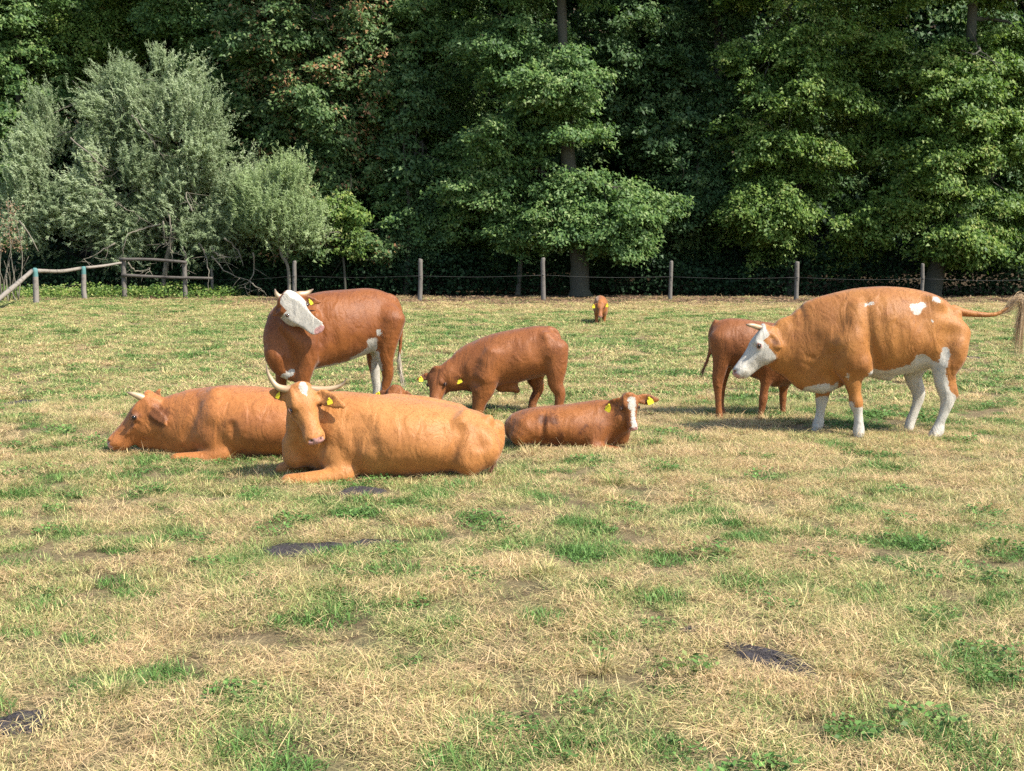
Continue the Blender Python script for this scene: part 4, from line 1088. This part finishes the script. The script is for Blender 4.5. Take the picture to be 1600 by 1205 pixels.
def broad_crown(seed, env, per_clump, lsize, n_clump, flat=.5, cr=(.45, 1.0), droop=0.0, zcut=0.9):
    r = np.random.default_rng(seed)
    C, d = env_point(r, env, n_clump)
    C = C[C[:, 2] > zcut]; n_clump = len(C)
    R = r.uniform(*cr, n_clump)
    above = C[:, 2] > 12.4
    cnt = (per_clump * (R / .75) ** 2 * np.where(above, .35, 1)).astype(int)
    sz = np.where(above, 1.7, 1.0)
    shade = r.random(n_clump)
    ci = np.repeat(np.arange(n_clump), cnt); n = len(ci)
    # leaves sit along sub-sprays in each clump
    sub = r.normal(0, 1, (n_clump, 9, 3)); sub = norm(sub) * r.uniform(.3, .95, (n_clump, 9, 1))
    sub[:, :, 2] = sub[:, :, 2] * flat
    si = r.integers(0, 9, n)
    off = sub[ci, si] + r.normal(0, .20, (n, 3)) * np.array([1, 1, .55])
    P = C[ci] + off * R[ci][:, None]
    P[:, 2] -= droop * (off[:, 0] ** 2 + off[:, 1] ** 2) * R[ci]
    nr = off * np.array([.5, .5, .35]) + np.array([.42, -.42, .60]) + r.normal(0, .42, (n, 3))
    dv = off * [1, 1, .2] + r.normal(0, .5, (n, 3)) + np.array([0, 0, -.35])
    s = lsize * r.uniform(.65, 1.35, n) * sz[ci]
    var = np.clip(.28 * shade[ci] + .72 * r.random(n) ** 1.15 + .02, 0, 1)
    return tri_leaves(P, nr, dv, s * 1.22, s * .98, var)

def willow_crown(seed, env, n_shoot, leaves, lsize, up=.6):
    r = np.random.default_rng(seed)
    C, d = env_point(r, env, n_shoot)
    # cluster shoots
    K = max(8, n_shoot // 85)
    cc, cd = env_point(r, env, K)
    k = r.integers(0, K, n_shoot)
    C = cc[k] + r.normal(0, .30, (n_shoot, 3)) * r.uniform(.6, 1.5, K)[k][:, None]; d = cd[k]
    dirs = norm(d * .75 + np.array([0, -.1, up]) + r.normal(0, .30, (n_shoot, 3)))
    L = r.uniform(.35, .8, n_shoot)
    si = np.repeat(np.arange(n_shoot), leaves); n = len(si)
    t = r.random(n)
    P = C[si] + dirs[si] * (L[si] * t)[:, None] + r.normal(0, .022, (n, 3))
    lv = norm(dirs[si] * .9 + r.normal(0, .36, (n, 3)))
    nr = norm(r.normal(0, .55, (n, 3)) + np.array([.6, -.5, .6]))
    s = lsize * r.uniform(.7, 1.3, n)
    var = np.clip(.62 * r.random(K)[k][si] + .38 * r.random(n), 0, 1)
    P = P[:, :]; ok = P[:, 2] > .35
    return tri_leaves(P[ok], nr[ok], lv[ok], s[ok] * 1.35, s[ok] * .27, var[ok]), (C, dirs, L)

def px_env(lst, Y, dy_r=1.0):
    """(px, py, rx, ry[, weight, dY]) -> ellipsoids in metres"""
    out = []
    for e in lst:
        px, py, rx, ry = e[:4]; w = e[4] if len(e) > 4 else 1.0; dY = e[5] if len(e) > 5 else 0
        y = Y + dY; s = scale_at(y); c = at(px, py, y)
        out.append((c[0], c[1], c[2], rx / s, min(rx / s, 3.2) * dy_r, ry / s, w * rx * ry))
    return out

COUNT = [0]
def tree(name, label, cat, group, seed, base_px, Y, envs, trunk, mat, bark='bark', n_clump=60, per=260, lsize=.085, tr=.2, kind='broad', dy_r=1.0, cr=(.45, 1.0), flat=.5, boughs=9, shoots=900, droop=0.15, up=.6, leaves=16, zcut=.9):
    x0 = at(base_px, 460, Y)[0]
    zb = float(ground_z(x0, Y)) + max(0, Y - 50) * .10
    loc = np.array([x0, Y, zb])
    root = empty(name, loc); tag(root, label, cat, group)
    env = px_env(envs, Y, dy_r)
    r = np.random.default_rng(seed + 1)
    # trunk path in px
    pts = [loc + np.array([0, 0, -.3])] + [at(px, py, Y + (q[0] if q else 0)) for px, py, *q in trunk]
    tp = catmull(pts, 6)
    rad = tr * np.linspace(1.15, .38, len(tp)); rad[0] *= 1.5; rad[1] *= 1.25
    v, q, t = tube(tp - loc, rad, 10, .10, seed)
    link("trunk", mesh_from_parts("trunk", [(v, q, t)], M[bark]), root)
    for i in range(boughs):
        parts = []
        j = r.integers(int(len(tp) * .35), len(tp)); a = tp[j]
        e = env[r.integers(0, len(env))]; c = np.array(e[:3]); rr = np.array(e[3:6])
        b = c + norm(r.normal(0, 1, 3) + np.array([0, .6, 0])) * rr * .75
        if b[2] < a[2] - 1.5: b[2] = a[2] - .8
        mid = (a + b) / 2 + np.array([0, 0, .25 * np.linalg.norm(b - a) * r.uniform(-.2, 1)]) + r.normal(0, .15, 3)
        cpts = catmull([a, mid, b], 6)
        cpts[1:-1] += r.normal(0, .04, (len(cpts) - 2, 3))
        parts.append(tube(cpts - loc, np.linspace(tr * .32, .012, len(cpts)), 6, .1, seed + i))
        for k in range(4):
            s0 = cpts[r.integers(4, len(cpts))]
            s1 = s0 + norm(r.normal(0, 1, 3) + norm(b - a) * .8) * r.uniform(.5, 1.2)
            parts.append(tube(catmull([s0, (s0 + s1) / 2 + r.normal(0, .1, 3), s1], 3) - loc, np.linspace(.018, .005, 7), 4))
        link("bough", mesh_from_parts("bough", parts, M[bark]), root)
    if kind == 'broad':
        V, Q, var = broad_crown(seed, env, per * (1.0 if per < 100 else 1.15), lsize * 1.08, int(n_clump * 2.85), flat, cr, droop, zcut)
    else:
        (V, Q, var), (C, D_, L_) = willow_crown(seed, env, shoots, leaves, lsize, up)
        tw = []
        for i in range(0, len(C), 11):
            tw.append(tube(np.array([C[i] - D_[i] * .25, C[i] + D_[i] * L_[i]]) - loc, [.008, .003], 3))
        tag(link("twigs", mesh_from_parts("twigs", tw, M['bark_pale']), root), kind='stuff')
    COUNT[0] += len(Q)
    link("crown", raw_mesh("crown", V - loc, Q, {"var": var}, mat=LEAF[mat]), root)
    return root

def build_woods():
    leaf_mats()
    G = "trees along the edge of the wood"
    T = tree
    SK = lambda *xs: [(x, y, 60, 22, .75, -1.3) for x, y in xs]
    # nearest row
    T("willow_tree", "big silvery-green willow bush leaning over the wooden rails at the left", "willow", None, 21, 250, 45.6,
      [(85, 230, 80, 60), (185, 150, 50, 50, 1.1), (255, 140, 45, 45, 1.1), (270, 220, 95, 70, 1.3), (70, 310, 70, 60), (310, 330, 85, 60, 1.1), (180, 290, 90, 80, 1), (365, 290, 35, 60, .8), (120, 380, 90, 30, .7), (20, 360, 50, 50, .7)],
      [(262, 400), (275, 340), (250, 250), (215, 150)], 'willow', 'bark_pale', kind='willow', shoots=9000, leaves=24, lsize=.10, tr=.10, boughs=18, dy_r=.6)
    T("willow_tree", "small bright silvery willow with a crooked pale trunk behind the chestnut cow", "willow", None, 22, 452, 44.6,
      [(435, 320, 40, 45), (470, 345, 34, 28, .9), (402, 345, 22, 40, .9), (440, 280, 22, 22, .7), (505, 352, 22, 18, .6), (455, 370, 50, 14, .6)], [(450, 418), (438, 392), (440, 340), (445, 290)], 'willow2', 'bark_pale', kind='willow', shoots=2800, leaves=22, lsize=.095, tr=.06, boughs=10, dy_r=.8, up=1.1)
    T("broadleaf_tree", "dark green tree with pale leaf sprays at the left edge of the photo", "tree", G, 31, 30, 50.5,
      [(20, 110, 90, 80), (60, 190, 80, 50), (-30, 250, 90, 110), (20, 20, 110, 60), (-60, -90, 160, 110), (10, 330, 50, 80, .9)], [(30, 300), (30, 100), (20, -80)], 'broad', n_clump=150, per=170, lsize=.10)
    T("broadleaf_tree", "pale olive tree rising above the big willow at the upper left", "tree", G, 32, 150, 52.5,
      [(170, 60, 90, 60, 1.2), (110, 120, 60, 50), (200, -60, 130, 90), (60, 20, 60, 60)], [(150, 300), (150, 100), (165, -100)], 'bright', n_clump=110, per=190, lsize=.085, flat=.9)
    T("broadleaf_tree", "bright green tree top above the willow, left of the orange-speckled maple", "tree", G, 33, 300, 49.5,
      [(310, 30, 85, 45, 1.3), (340, 110, 70, 60), (290, -60, 130, 80), (370, 220, 40, 90), (350, 170, 60, 60)], [(310, 300), (320, 120), (310, -80)], 'broad', n_clump=120, per=200, lsize=.085)
    T("maple_tree", "tall maple speckled with orange-brown seed clusters, left of centre", "tree", None, 34, 497, 47.6,
      [(470, 60, 100, 70, 1.2), (560, 130, 80, 90, 1.2), (430, 150, 50, 90), (560, 240, 70, 55, 1.2), (500, -90, 180, 110), (600, 40, 60, 70), (500, 260, 50, 50, .7), (420, 240, 30, 60, .7), (500, 150, 60, 70, 1.2, -1.), (400, 60, 60, 60, 1, -.5), (490, 300, 60, 40, .8, -.6)] + SK((480, 385), (560, 392), (600, 380)),
      [(497, 380), (491, 220), (488, 60), (484, -90)], 'seed', n_clump=165, per=230, lsize=.095, tr=.17, boughs=12, flat=.65)
    T("broadleaf_tree", "dark green tree between the speckled maple and the thick central trunk", "tree", G, 35, 630, 49.0,
      [(690, 40, 90, 70, 1.2), (680, 150, 90, 70), (720, 250, 80, 55), (660, 330, 55, 50, .8), (680, -100, 170, 110), (620, 360, 50, 30, .6), (760, 330, 50, 50), (640, 180, 60, 70, 1.2, -1.2), (700, 345, 80, 45, 2.0, -2.), (610, 360, 50, 38, 1.4, -1.6), (740, 270, 60, 50, 1.5, -2.), (640, 60, 60, 60, 1, -1.2), (620, 290, 60, 50, 1.1, -.8)] + SK((650, 392), (720, 398), (780, 392)),
      [(632, 380), (640, 250), (660, 60), (670, -90)], 'broad', n_clump=175, per=230, lsize=.09, tr=.19)
    T("broadleaf_tree", "tall tree with the thickest trunk and a low bough spreading over the centre fence posts", "tree", G, 36, 906, 44.9,
      [(790, 90, 70, 60), (850, 150, 70, 60), (800, 225, 75, 40), (900, 300, 80, 30, 1.2), (870, 350, 110, 30, 1.5), (950, 370, 90, 25, 1.5), (810, 360, 60, 30, 1.2), (1010, 320, 50, 35), (760, 290, 60, 45), (860, -80, 160, 90), (985, 390, 40, 16, .8, -.6), (875, 130, 70, 45, 1, -1.2), (900, 205, 70, 16, .7, -1.2), (960, 330, 80, 35, 1.2, -.8), (870, 60, 20, 16, .4, 1.)],
      [(904, 400), (890, 280), (885, 180), (879, 60), (876, -80)], 'broad', n_clump=215, per=260, lsize=.085, tr=.32, flat=.5, boughs=4, dy_r=.8)
    T("broadleaf_tree", "tangled dark tree right of the thick central trunk", "tree", G, 37, 1000, 49.5,
      [(960, 60, 60, 80), (1030, 140, 80, 70, 1.2), (960, 180, 60, 60), (1060, 250, 70, 50), (1000, -90, 150, 100), (1060, 30, 60, 60), (1080, 340, 60, 50, 1), (1010, 60, 80, 60, 1.2, -1.5), (1065, 345, 60, 45, 2.0, -2.2), (1100, 300, 50, 40, 1.4, -2.), (1040, 210, 80, 60, 1.2, -1.5), (960, 130, 60, 60, 1, -1.5)] + SK((1060, 385), (1000, 400), (1100, 400)), [(1000, 350), (1005, 150), (1000, -80)], 'deep', n_clump=170, per=220, lsize=.10, tr=.16)
    T("broadleaf_tree", "slim tree with a straight dark trunk showing near the top right of centre", "tree", G, 38, 1128, 48.4,
      [(1135, 30, 45, 35, .8), (1120, 170, 50, 60, 1.2, -1.2), (1100, 280, 60, 50, 1, -1.2), (1090, 100, 40, 30, .6), (1150, 330, 60, 60, 1), (1130, -100, 110, 70, .8), (1090, 380, 50, 30, .8)], [(1125, 380), (1122, 200), (1120, 60), (1120, -60)], 'deep', n_clump=70, per=220, lsize=.09, tr=.17)
    T("broadleaf_tree", "bright green tree with layered drooping boughs above the large standing cow", "tree", G, 39, 1236, 46.4,
      [(1200, 90, 80, 30, 1.2), (1300, 75, 110, 38, 1.4), (1180, 210, 70, 25), (1290, 170, 100, 32, 1.2), (1380, 95, 70, 30), (1230, 290, 85, 26), (1200, 345, 60, 40, 1.5), (1330, 240, 90, 28), (1260, -70, 170, 90), (1390, 205, 60, 25), (1340, 20, 90, 22), (1195, 335, 62, 45, 2.6, -1.4), (1250, 140, 80, 60, 1.3, -1.), (1240, 240, 80, 40, 1.2, -1.), (1230, 385, 40, 20, .8)] + [(1170, 398, 30, 14, .3), (1290, 392, 50, 16, .4), (1350, 385, 50, 18, .4)],
      [(1240, 380), (1245, 240), (1235, 60), (1230, -80)], 'bright', n_clump=230, per=270, lsize=.082, tr=.2, flat=.42, boughs=16, droop=.3, cr=(.4, .9))
    T("broadleaf_tree", "tree with a thick leaning trunk behind the large cow's rump, pale leaves low at right", "tree", G, 40, 1452, 44.9,
      [(1480, 110, 80, 45, 1.2), (1570, 90, 60, 60), (1440, 200, 70, 35), (1540, 220, 80, 50, 1.2), (1520, 375, 55, 25, 1.4), (1500, 400, 40, 18, 1), (1420, 320, 60, 40), (1580, 330, 60, 40), (1500, -80, 170, 90), (1470, 300, 60, 30), (1590, 160, 50, 60), (1500, 380, 62, 30, 2.2, -.8), (1500, 170, 70, 60, 1.3, -1.), (1480, 260, 70, 50, 1.2, -1.), (1360, 340, 60, 28)] + [(1590, 395, 50, 18, .4)],
      [(1468, 405), (1492, 330), (1510, 200), (1520, 0), (1525, -90)], 'bright', n_clump=225, per=260, lsize=.088, tr=.3, flat=.4, boughs=15)
    T("broadleaf_tree", "leafy tree standing just past the right edge above the raised tail", "tree", G, 41, 1680, 46.5,
      [(1680, 100, 100, 90), (1640, 230, 80, 70), (1700, 330, 110, 60), (1700, -80, 150, 90), (1800, 180, 90, 130), (1640, 370, 60, 30, .8)], [(1680, 350), (1690, 150), (1690, -60)], 'bright', n_clump=120, per=220, lsize=.09, tr=.22)
    T("spruce_tree", "dark drooping spruce behind the fence between the two slim trunks left of centre", "tree", None, 42, 668, 46.8,
      [(660, 300, 40, 30), (650, 340, 60, 22), (680, 370, 70, 18), (650, 260, 30, 30), (640, 390, 50, 12)], [(665, 380), (662, 300), (660, 220)], 'deep', n_clump=60, per=240, lsize=.06, tr=.09, flat=.25, droop=.9, cr=(.35, .7), boughs=12)
    T("sapling", "bright green sapling beside the small willow, left of centre", "sapling", None, 43, 540, 45.2,
      [(530, 330, 26, 34), (545, 380, 26, 22), (510, 360, 18, 22), (555, 350, 22, 30, .6)], [(538, 420), (532, 370), (530, 320)], 'bright', n_clump=26, per=170, lsize=.08, tr=.045, boughs=5, cr=(.28, .5))
    for k, (bx, yy, lab) in enumerate([(505, 47.4, "slim pale trunk right of the maple trunk behind the fence"), (632, 46.2, "slim upright trunk close left of the fence post left of centre"), (808, 45.4, "slim trunk behind the fence just left of a centre post")]):
        T("slender_tree", lab, "tree", "slim trunks inside the wood", 60 + k, bx + 15 * (k == 0), yy, [(bx, 250, 30, 50), (bx + 10, 150, 30, 60)], [(bx + 6, 400), (bx + 8, 330), (bx, 250), (bx, 150)], 'deep', n_clump=14, per=120, lsize=.1, tr=.085, boughs=3)
    # second row, deeper in the wood
    labs = ["shaded tree deep in the wood behind the left edge tree", "shaded tree deep in the wood behind the big willow", "shaded tree deep in the wood behind the speckled maple", "shaded tree deep in the wood left of the thick trunk",
            "shaded tree deep in the wood right of the thick trunk", "shaded tree deep in the wood behind the slim dark trunk", "shaded tree deep in the wood behind the layered boughs", "shaded tree deep in the wood behind the leaning trunk", "shaded tree deep in the wood behind the right edge"]
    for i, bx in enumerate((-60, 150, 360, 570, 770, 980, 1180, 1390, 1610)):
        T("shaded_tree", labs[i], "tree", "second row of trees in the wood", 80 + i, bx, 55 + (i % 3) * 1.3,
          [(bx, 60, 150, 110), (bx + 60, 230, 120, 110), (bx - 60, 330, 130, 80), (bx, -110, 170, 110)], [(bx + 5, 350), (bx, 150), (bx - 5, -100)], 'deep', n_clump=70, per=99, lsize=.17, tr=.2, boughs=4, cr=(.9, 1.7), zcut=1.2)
    # solid dark wood behind everything
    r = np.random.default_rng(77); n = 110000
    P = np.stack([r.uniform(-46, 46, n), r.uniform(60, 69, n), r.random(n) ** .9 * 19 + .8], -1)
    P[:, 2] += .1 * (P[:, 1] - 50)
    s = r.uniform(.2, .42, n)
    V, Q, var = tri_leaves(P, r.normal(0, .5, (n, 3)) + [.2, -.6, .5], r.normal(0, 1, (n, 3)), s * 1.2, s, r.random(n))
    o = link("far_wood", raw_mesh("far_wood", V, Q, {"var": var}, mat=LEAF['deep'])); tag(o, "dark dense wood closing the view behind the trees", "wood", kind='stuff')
    # ivy and undergrowth behind the fence
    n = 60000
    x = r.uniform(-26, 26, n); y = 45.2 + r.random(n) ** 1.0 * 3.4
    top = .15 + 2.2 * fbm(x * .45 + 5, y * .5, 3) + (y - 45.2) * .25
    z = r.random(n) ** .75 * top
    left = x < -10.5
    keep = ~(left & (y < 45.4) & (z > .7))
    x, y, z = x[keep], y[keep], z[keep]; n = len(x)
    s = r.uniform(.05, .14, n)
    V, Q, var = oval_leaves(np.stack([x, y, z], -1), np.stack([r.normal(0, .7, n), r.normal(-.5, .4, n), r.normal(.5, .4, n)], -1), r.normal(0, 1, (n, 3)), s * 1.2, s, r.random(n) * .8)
    o = link("undergrowth", raw_mesh("undergrowth", V, Q, {"var": var}, mat=LEAF['ivy'])); tag(o, "ivy and bramble undergrowth behind the fence, shade painted into its leaves", "undergrowth", kind='stuff')
    # nettles and weeds at the sunny left corner
    n = 9000
    x = r.uniform(-20, -9.5, n); y = 42.9 + r.random(n) * 3.2; z = r.random(n) * .45 * fbm(x, y, 3) * 1.6
    s = r.uniform(.05, .1, n)
    V, Q, var = oval_leaves(np.stack([x, y, z], -1), np.stack([r.normal(0, .5, n), r.normal(-.3, .4, n), r.normal(.8, .3, n)], -1), r.normal(0, 1, (n, 3)), s * 1.2, s * .8, r.random(n))
    o = link("weeds", raw_mesh("weeds", V, Q, {"var": var}, mat=LEAF['bright'])); tag(o, "fresh green weeds along the left wooden rails", "weeds", kind='stuff')
    # fallen twigs and leaves on the bare strip
    n = 14000
    x = r.uniform(-20, 22, n); y = np.clip(r.normal(41.0, 1.9, n), 36.5, 46); k_ = (x > -9) | (y > 41.5); x, y = x[k_], y[k_]; n = len(x)
    s = r.uniform(.05, .12, n)
    V, Q, var = oval_leaves(np.stack([x, y, ground_z(x, y) + .012 + r.random(n) * .03], -1), np.stack([r.normal(0, .3, n), r.normal(-.2, .3, n), np.ones(n)], -1), r.normal(0, 1, (n, 3)), s * 1.3, s * .5, r.random(n))
    o = link("leaf_litter", raw_mesh("leaf_litter", V, Q, {"var": var}, mat=LEAF['dead'])); tag(o, "brown leaf litter on the bare strip under the trees", "leaf litter", kind='stuff')
    # withered bush at the left edge
    Y = 40.5; loc = np.array([at(12, 460, Y)[0], Y, 0.0]); root = empty("withered_bush", loc); tag(root, "withered brown bush with bare pale stems at the left edge", "bush")
    st = []
    for i in range(16):
        px = r.uniform(-20, 30); a = at(px, 472, Y + r.uniform(-.4, .4)); a[2] = 0
        b = at(px + r.uniform(-25, 25), r.uniform(310, 420), Y + r.uniform(-.6, .6)); m = (a + b) / 2 + r.normal(0, .12, 3)
        st.append(tube(catmull([a, m, b], 5) - loc, np.linspace(.022, .006, 11), 5))
    bent = catmull([at(30, 345, Y), at(45, 365, Y), at(60, 393, Y)], 4); st.append(tube(bent - loc, np.linspace(.03, .015, len(bent)), 5))
    for q in st: link("stem", mesh_from_parts("stem", [q], M['bark_pale']), root)
    V, Q, var = broad_crown(9, px_env([(8, 345, 26, 30), (18, 380, 20, 20, .5)], Y, .6), 130, .045, 26, .6, (.22, .4), 0, .5)
    link("foliage", raw_mesh("foliage", V - loc, Q, {"var": var}, mat=LEAF['dead']), root)
    # dead branches hanging out of the willow
    br = []
    Y = 44.2
    for P in ([(250, 350), (222, 358), (200, 368), (193, 390), (190, 412)], [(262, 330), (268, 360), (265, 390), (270, 405)], [(255, 345), (258, 375), (272, 395), (285, 392)], [(310, 380), (322, 400), (326, 430), (325, 466)],
              [(350, 372), (372, 392), (380, 416)], [(395, 395), (397, 420), (390, 440), (372, 452)], [(390, 438), (400, 448), (412, 455)], [(180, 380), (150, 398), (120, 410)], [(200, 410), (215, 425), (235, 418), (225, 432)],
              [(330, 385), (345, 400), (362, 402)], [(300, 330), (290, 300), (310, 320)], [(150, 300), (190, 322), (240, 352)], [(330, 400), (355, 425), (392, 440)], [(285, 385), (292, 410), (286, 420)], [(205, 180), (235, 215), (258, 250)], [(110, 215), (150, 250), (165, 270)]):
        c = catmull([at(px, py, Y + .15 * math.sin(px)) for px, py in P], 5)
        c[1:-1] += r.normal(0, .02, (len(c) - 2, 3)); br.append((c, r))
    loc = at(260, 400, Y); root = empty("dead_branches", loc); tag(root, "bare dead grey branches hanging below the big willow", "branches")
    for c, _ in br:
        parts = [tube(c - loc, np.linspace(.032, .009, len(c)), 5, .15)]
        for k in range(5):
            a = c[r.integers(2, len(c))]; b = a + np.array([r.normal(0, .3), r.normal(0, .12), -abs(r.normal(.15, .25))])
            parts.append(tube(catmull([a, (a + b) / 2 + r.normal(0, .04, 3), b], 3) - loc, np.linspace(.012, .004, 7), 4))
        link("branch", mesh_from_parts("branch", parts, M['bark_pale']), root)

# ------------------------------------------------------------------ fences
def post_mesh(h, w, mat, seed, sides=10, tilt=(0, 0)):
    r = np.random.default_rng(seed)
    zs = np.array([-.3, 0, .3 * h, .6 * h, .9 * h, h - .03, h])
    p = np.stack([tilt[0] * zs + r.normal(0, .006, 7), tilt[1] * zs + r.normal(0, .006, 7), zs], -1)
    rad = w / 2 * np.array([1.05, 1.05, 1, .98, .96, .94, .80])
    v, q, t = tube(p, rad, sides, .06, seed)
    v[-1][2] += .01
    return mesh_from_parts("post", [(v, q, t)], mat, smooth=False)

def build_fences():
    mw = wood_material("weathered_post_wood", (0.07, 0.06, 0.05), (0.17, 0.15, 0.125))
    mt = wood_material("post_wood_with_teal_band", (0.12, 0.10, 0.085), (0.27, 0.24, 0.20), (0.07, 0.17, 0.16), 0.86)
    mr = wood_material("weathered_rail_wood", (0.13, 0.11, 0.09), (0.30, 0.26, 0.21))
    md = wood_material("dark_shaded_rail_wood", (0.05, 0.04, 0.033), (0.11, 0.095, 0.078))  # darker copy of the rail wood, shade put into its colour
    wire = plain_material("galvanised_wire", (0.05, 0.05, 0.045), 0.5)
    ins = plain_material("black_insulator", (0.03, 0.03, 0.03), 0.5)
    # wooden rails at the left
    R0 = ground_at(57, 475); root = empty("wooden_fence", R0); tag(root, "weathered wooden rail fence with teal-topped posts at the left edge of the pasture", "fence")
    tops = {}
    for k, (px, gy, ty, mat, w) in enumerate([(57, 475, 420, mt, .17), (132, 468, 417, mt, .165), (195, 466, 406, mw, .17), (290, 466, 410, mw, .16)]):
        g = ground_at(px, gy); h = at(px, ty, g[1])[2]
        o = link("post", post_mesh(h, w, mat, 5 + k), root, g - R0); tops[k] = (g, h)
        if mat is mt: o['label'] = "post with teal painted top"
    def rail(a, b, r0, r1, mat, sag=.02, lab=None):
        c = catmull([a, (a + b) / 2 - np.array([0, 0, sag]), b], 5)
        v, q, t = tube(c - R0, np.linspace(r0, r1, len(c)), 8, .08, int(abs(a[0]) * 10))
        link("rail", mesh_from_parts("rail", [(v, q, t)], mat), root)
    def pt(k, dz, dx=0, dy=0): g, h = tops[k]; return np.array([g[0] + dx, g[1] + dy, h + dz])
    a = at(-22, 512, 33.5); a[2] = .12
    rail(a, pt(0, -.07, -.1), .075, .065, mr)
    rail(pt(0, -.06, .08), pt(1, -.05, -.08), .06, .055, mr, .06)
    rail(pt(1, -.03, .08), pt(2, -.10, -.05, -.1), .05, .04, mr)
    rail(pt(2, .02, -.1, -.12), pt(3, .0, .1, -.12), .05, .05, md, -.04)
    y = tops[2][0][1] - .12
    rail(at(190, 430, y), at(332, 435, tops[3][0][1] - .12), .055, .045, md)
    def wirepart(a, b, rt, off, par, sag=.05, rad=.004):
        c = catmull([a, (a + b) / 2 - np.array([0, 0, sag]), b], 5)
        v, q, t = tube(c - off, np.full(len(c), rad), 4)
        link("wire", mesh_from_parts("wire", [(v, q, t)], wire), par)
    wirepart(pt(0, -.62, .05, -.09), pt(1, -.55, -.05, -.09), 0, R0, root)
    # wire fence along the trees
    R1 = ground_at(656, 469); root = empty("wire_fence", R1); tag(root, "wire fence on round grey wooden posts along the foot of the wood", "fence")
    prev = None
    for k, (px, gy, ty, w) in enumerate([(332, 463, 420, .10), (460, 466, 408, .14), (656, 470, 405, .15), (849, 470, 403, .15), (1047, 469, 408, .125), (1244, 470, 409, .15), (1440, 471, 412, .12), (1640, 472, 412, .16), (1840, 474, 414, .16)]):
        g = ground_at(px, gy); h = at(px, ty, g[1])[2]
        tx = [0, .02, .03, -.01, .015, 0, 0, .02, 0][k]
        link("post", post_mesh(h, w, mw, 40 + k, tilt=(tx, 0)), root, g - R1)
        att = g + np.array([tx * h * .6, -w / 2 - .03, h * .60])
        bm_v, bm_q, bm_t = tube(np.array([att + [0, .04, 0], att + [0, -.02, 0]]) - R1, [.018, .024], 6)
        if k: link("insulator", mesh_from_parts("insulator", [(bm_v, bm_q, bm_t)], ins), root)
        if prev is not None: wirepart(prev, att, 0, R1, root)
        prev = att

# ------------------------------------------------------------------ cow pats and bare soil
PAT_LIST = [(470, 858, .21, .12, 0.05, "flat dark cow pat with two lobes, below the big tan cow"), (512, 851, .08, .035, 0, "tiny dark cow pat just right of the two-lobed pat"), (590, 849, .11, .05, 0, "narrow dark cow pat below the tan cow's belly"),
            (566, 769, .15, .09, 0, "dark cow pat right beneath the tan cow's elbow"), (1204, 1036, .215, .075, -.85, "long dark cow pat slanting through the near grass at the right"),
            (46, 629, .18, .10, 0, "grey dried cow pat left of the ginger cow"), (15, 632, .06, .07, 0, "small black cow pat at the left edge"), (1494, 559, .26, .22, 0, "grey cow pat behind the large cow's hind legs"),
            (24, 1133, .10, .08, 0, "crusty dark cow pat lump at the lower left edge"), (1095, 992, .07, .03, .1, "crumbly dark cow pat left of the long one")]

def pat_shapes():
    for (px, py, rx, ry, rot, lab) in PAT_LIST:
        g = ground_at(px, py); PATS.append((g[0], g[1], rx + .09, ry + .10, rot))

def build_pats():
    n = NT("dried_dung")
    pos = n.n("TexCoord").outputs["Object"]
    f = n.noise(22, 5, .7, pos); f2 = n.noise(90, 3, .6, pos)
    col = n.mix(f, (0.026, 0.022, 0.023), (0.085, 0.070, 0.066)); p = n.n("BsdfPrincipled", i_Roughness=.8); p.inputs["Specular IOR Level"].default_value = .25
    n.l(col, p.inputs["Base Color"]); b = n.n("Bump", i_Strength=1, i_Distance=.02); n.l(n.math('ADD', f, f2), b.inputs["Height"]); n.l(b.outputs[0], p.inputs["Normal"]); n.l(p.outputs[0], n.out.inputs[0])
    for i, (px, py, rx, ry, rot, lab) in enumerate(PAT_LIST):
        r = np.random.default_rng(200 + i); g = ground_at(px, py)
        NA, NR = 40, 8
        a = np.linspace(0, 2 * np.pi, NA, endpoint=False)
        rim = 1 + .18 * np.sin(2 * a + r.uniform(0, 6)) + .10 * np.sin(3 * a + r.uniform(0, 6)) + .07 * np.sin(7 * a + r.uniform(0, 6)) + r.normal(0, .03, NA)
        V = [[0, 0, .012]]
        for k in range(1, NR + 1):
            q = k / NR
            z = .012 * (1 - q ** 3) + .004 * np.sin(q * 11) * (1 - q) + r.normal(0, .0035, NA) * (1 - q ** 4) + (.006 if k == NR - 1 else 0)
            if k == NR: z = np.full(NA, -.012)
            X = np.cos(a) * rx * 1.3 * rim * q; Yv = np.sin(a) * ry * 1.4 * rim * q
            V += list(np.stack([X * math.cos(rot) - Yv * math.sin(rot), X * math.sin(rot) + Yv * math.cos(rot), z], -1))
        V = np.array([np.array(v, float) for v in V])
        i0 = 1 + np.arange(NR - 1)[:, None] * NA; j = np.arange(NA)[None]; j2 = (j + 1) % NA
        Q = np.stack([i0 + j, i0 + NA + j, i0 + NA + j2, i0 + j2], -1).reshape(-1, 4)
        jj = np.arange(NA); T = np.stack([np.zeros(NA, int), 1 + jj, 1 + (jj + 1) % NA], -1)
        me = mesh_from_parts("cow_pat", [(V, Q, T)], n.m)
        o = link("cow_pat", me, None, (g[0], g[1], float(ground_z(g[0], g[1])) + .008)); tag(o, lab, "cow pat", "dried cow pats on the pasture")


# ------------------------------------------------------------------ build everything
pat_shapes()
build_ground()
build_woods()
build_fences()
build_herd()
build_pats()
build_grass()
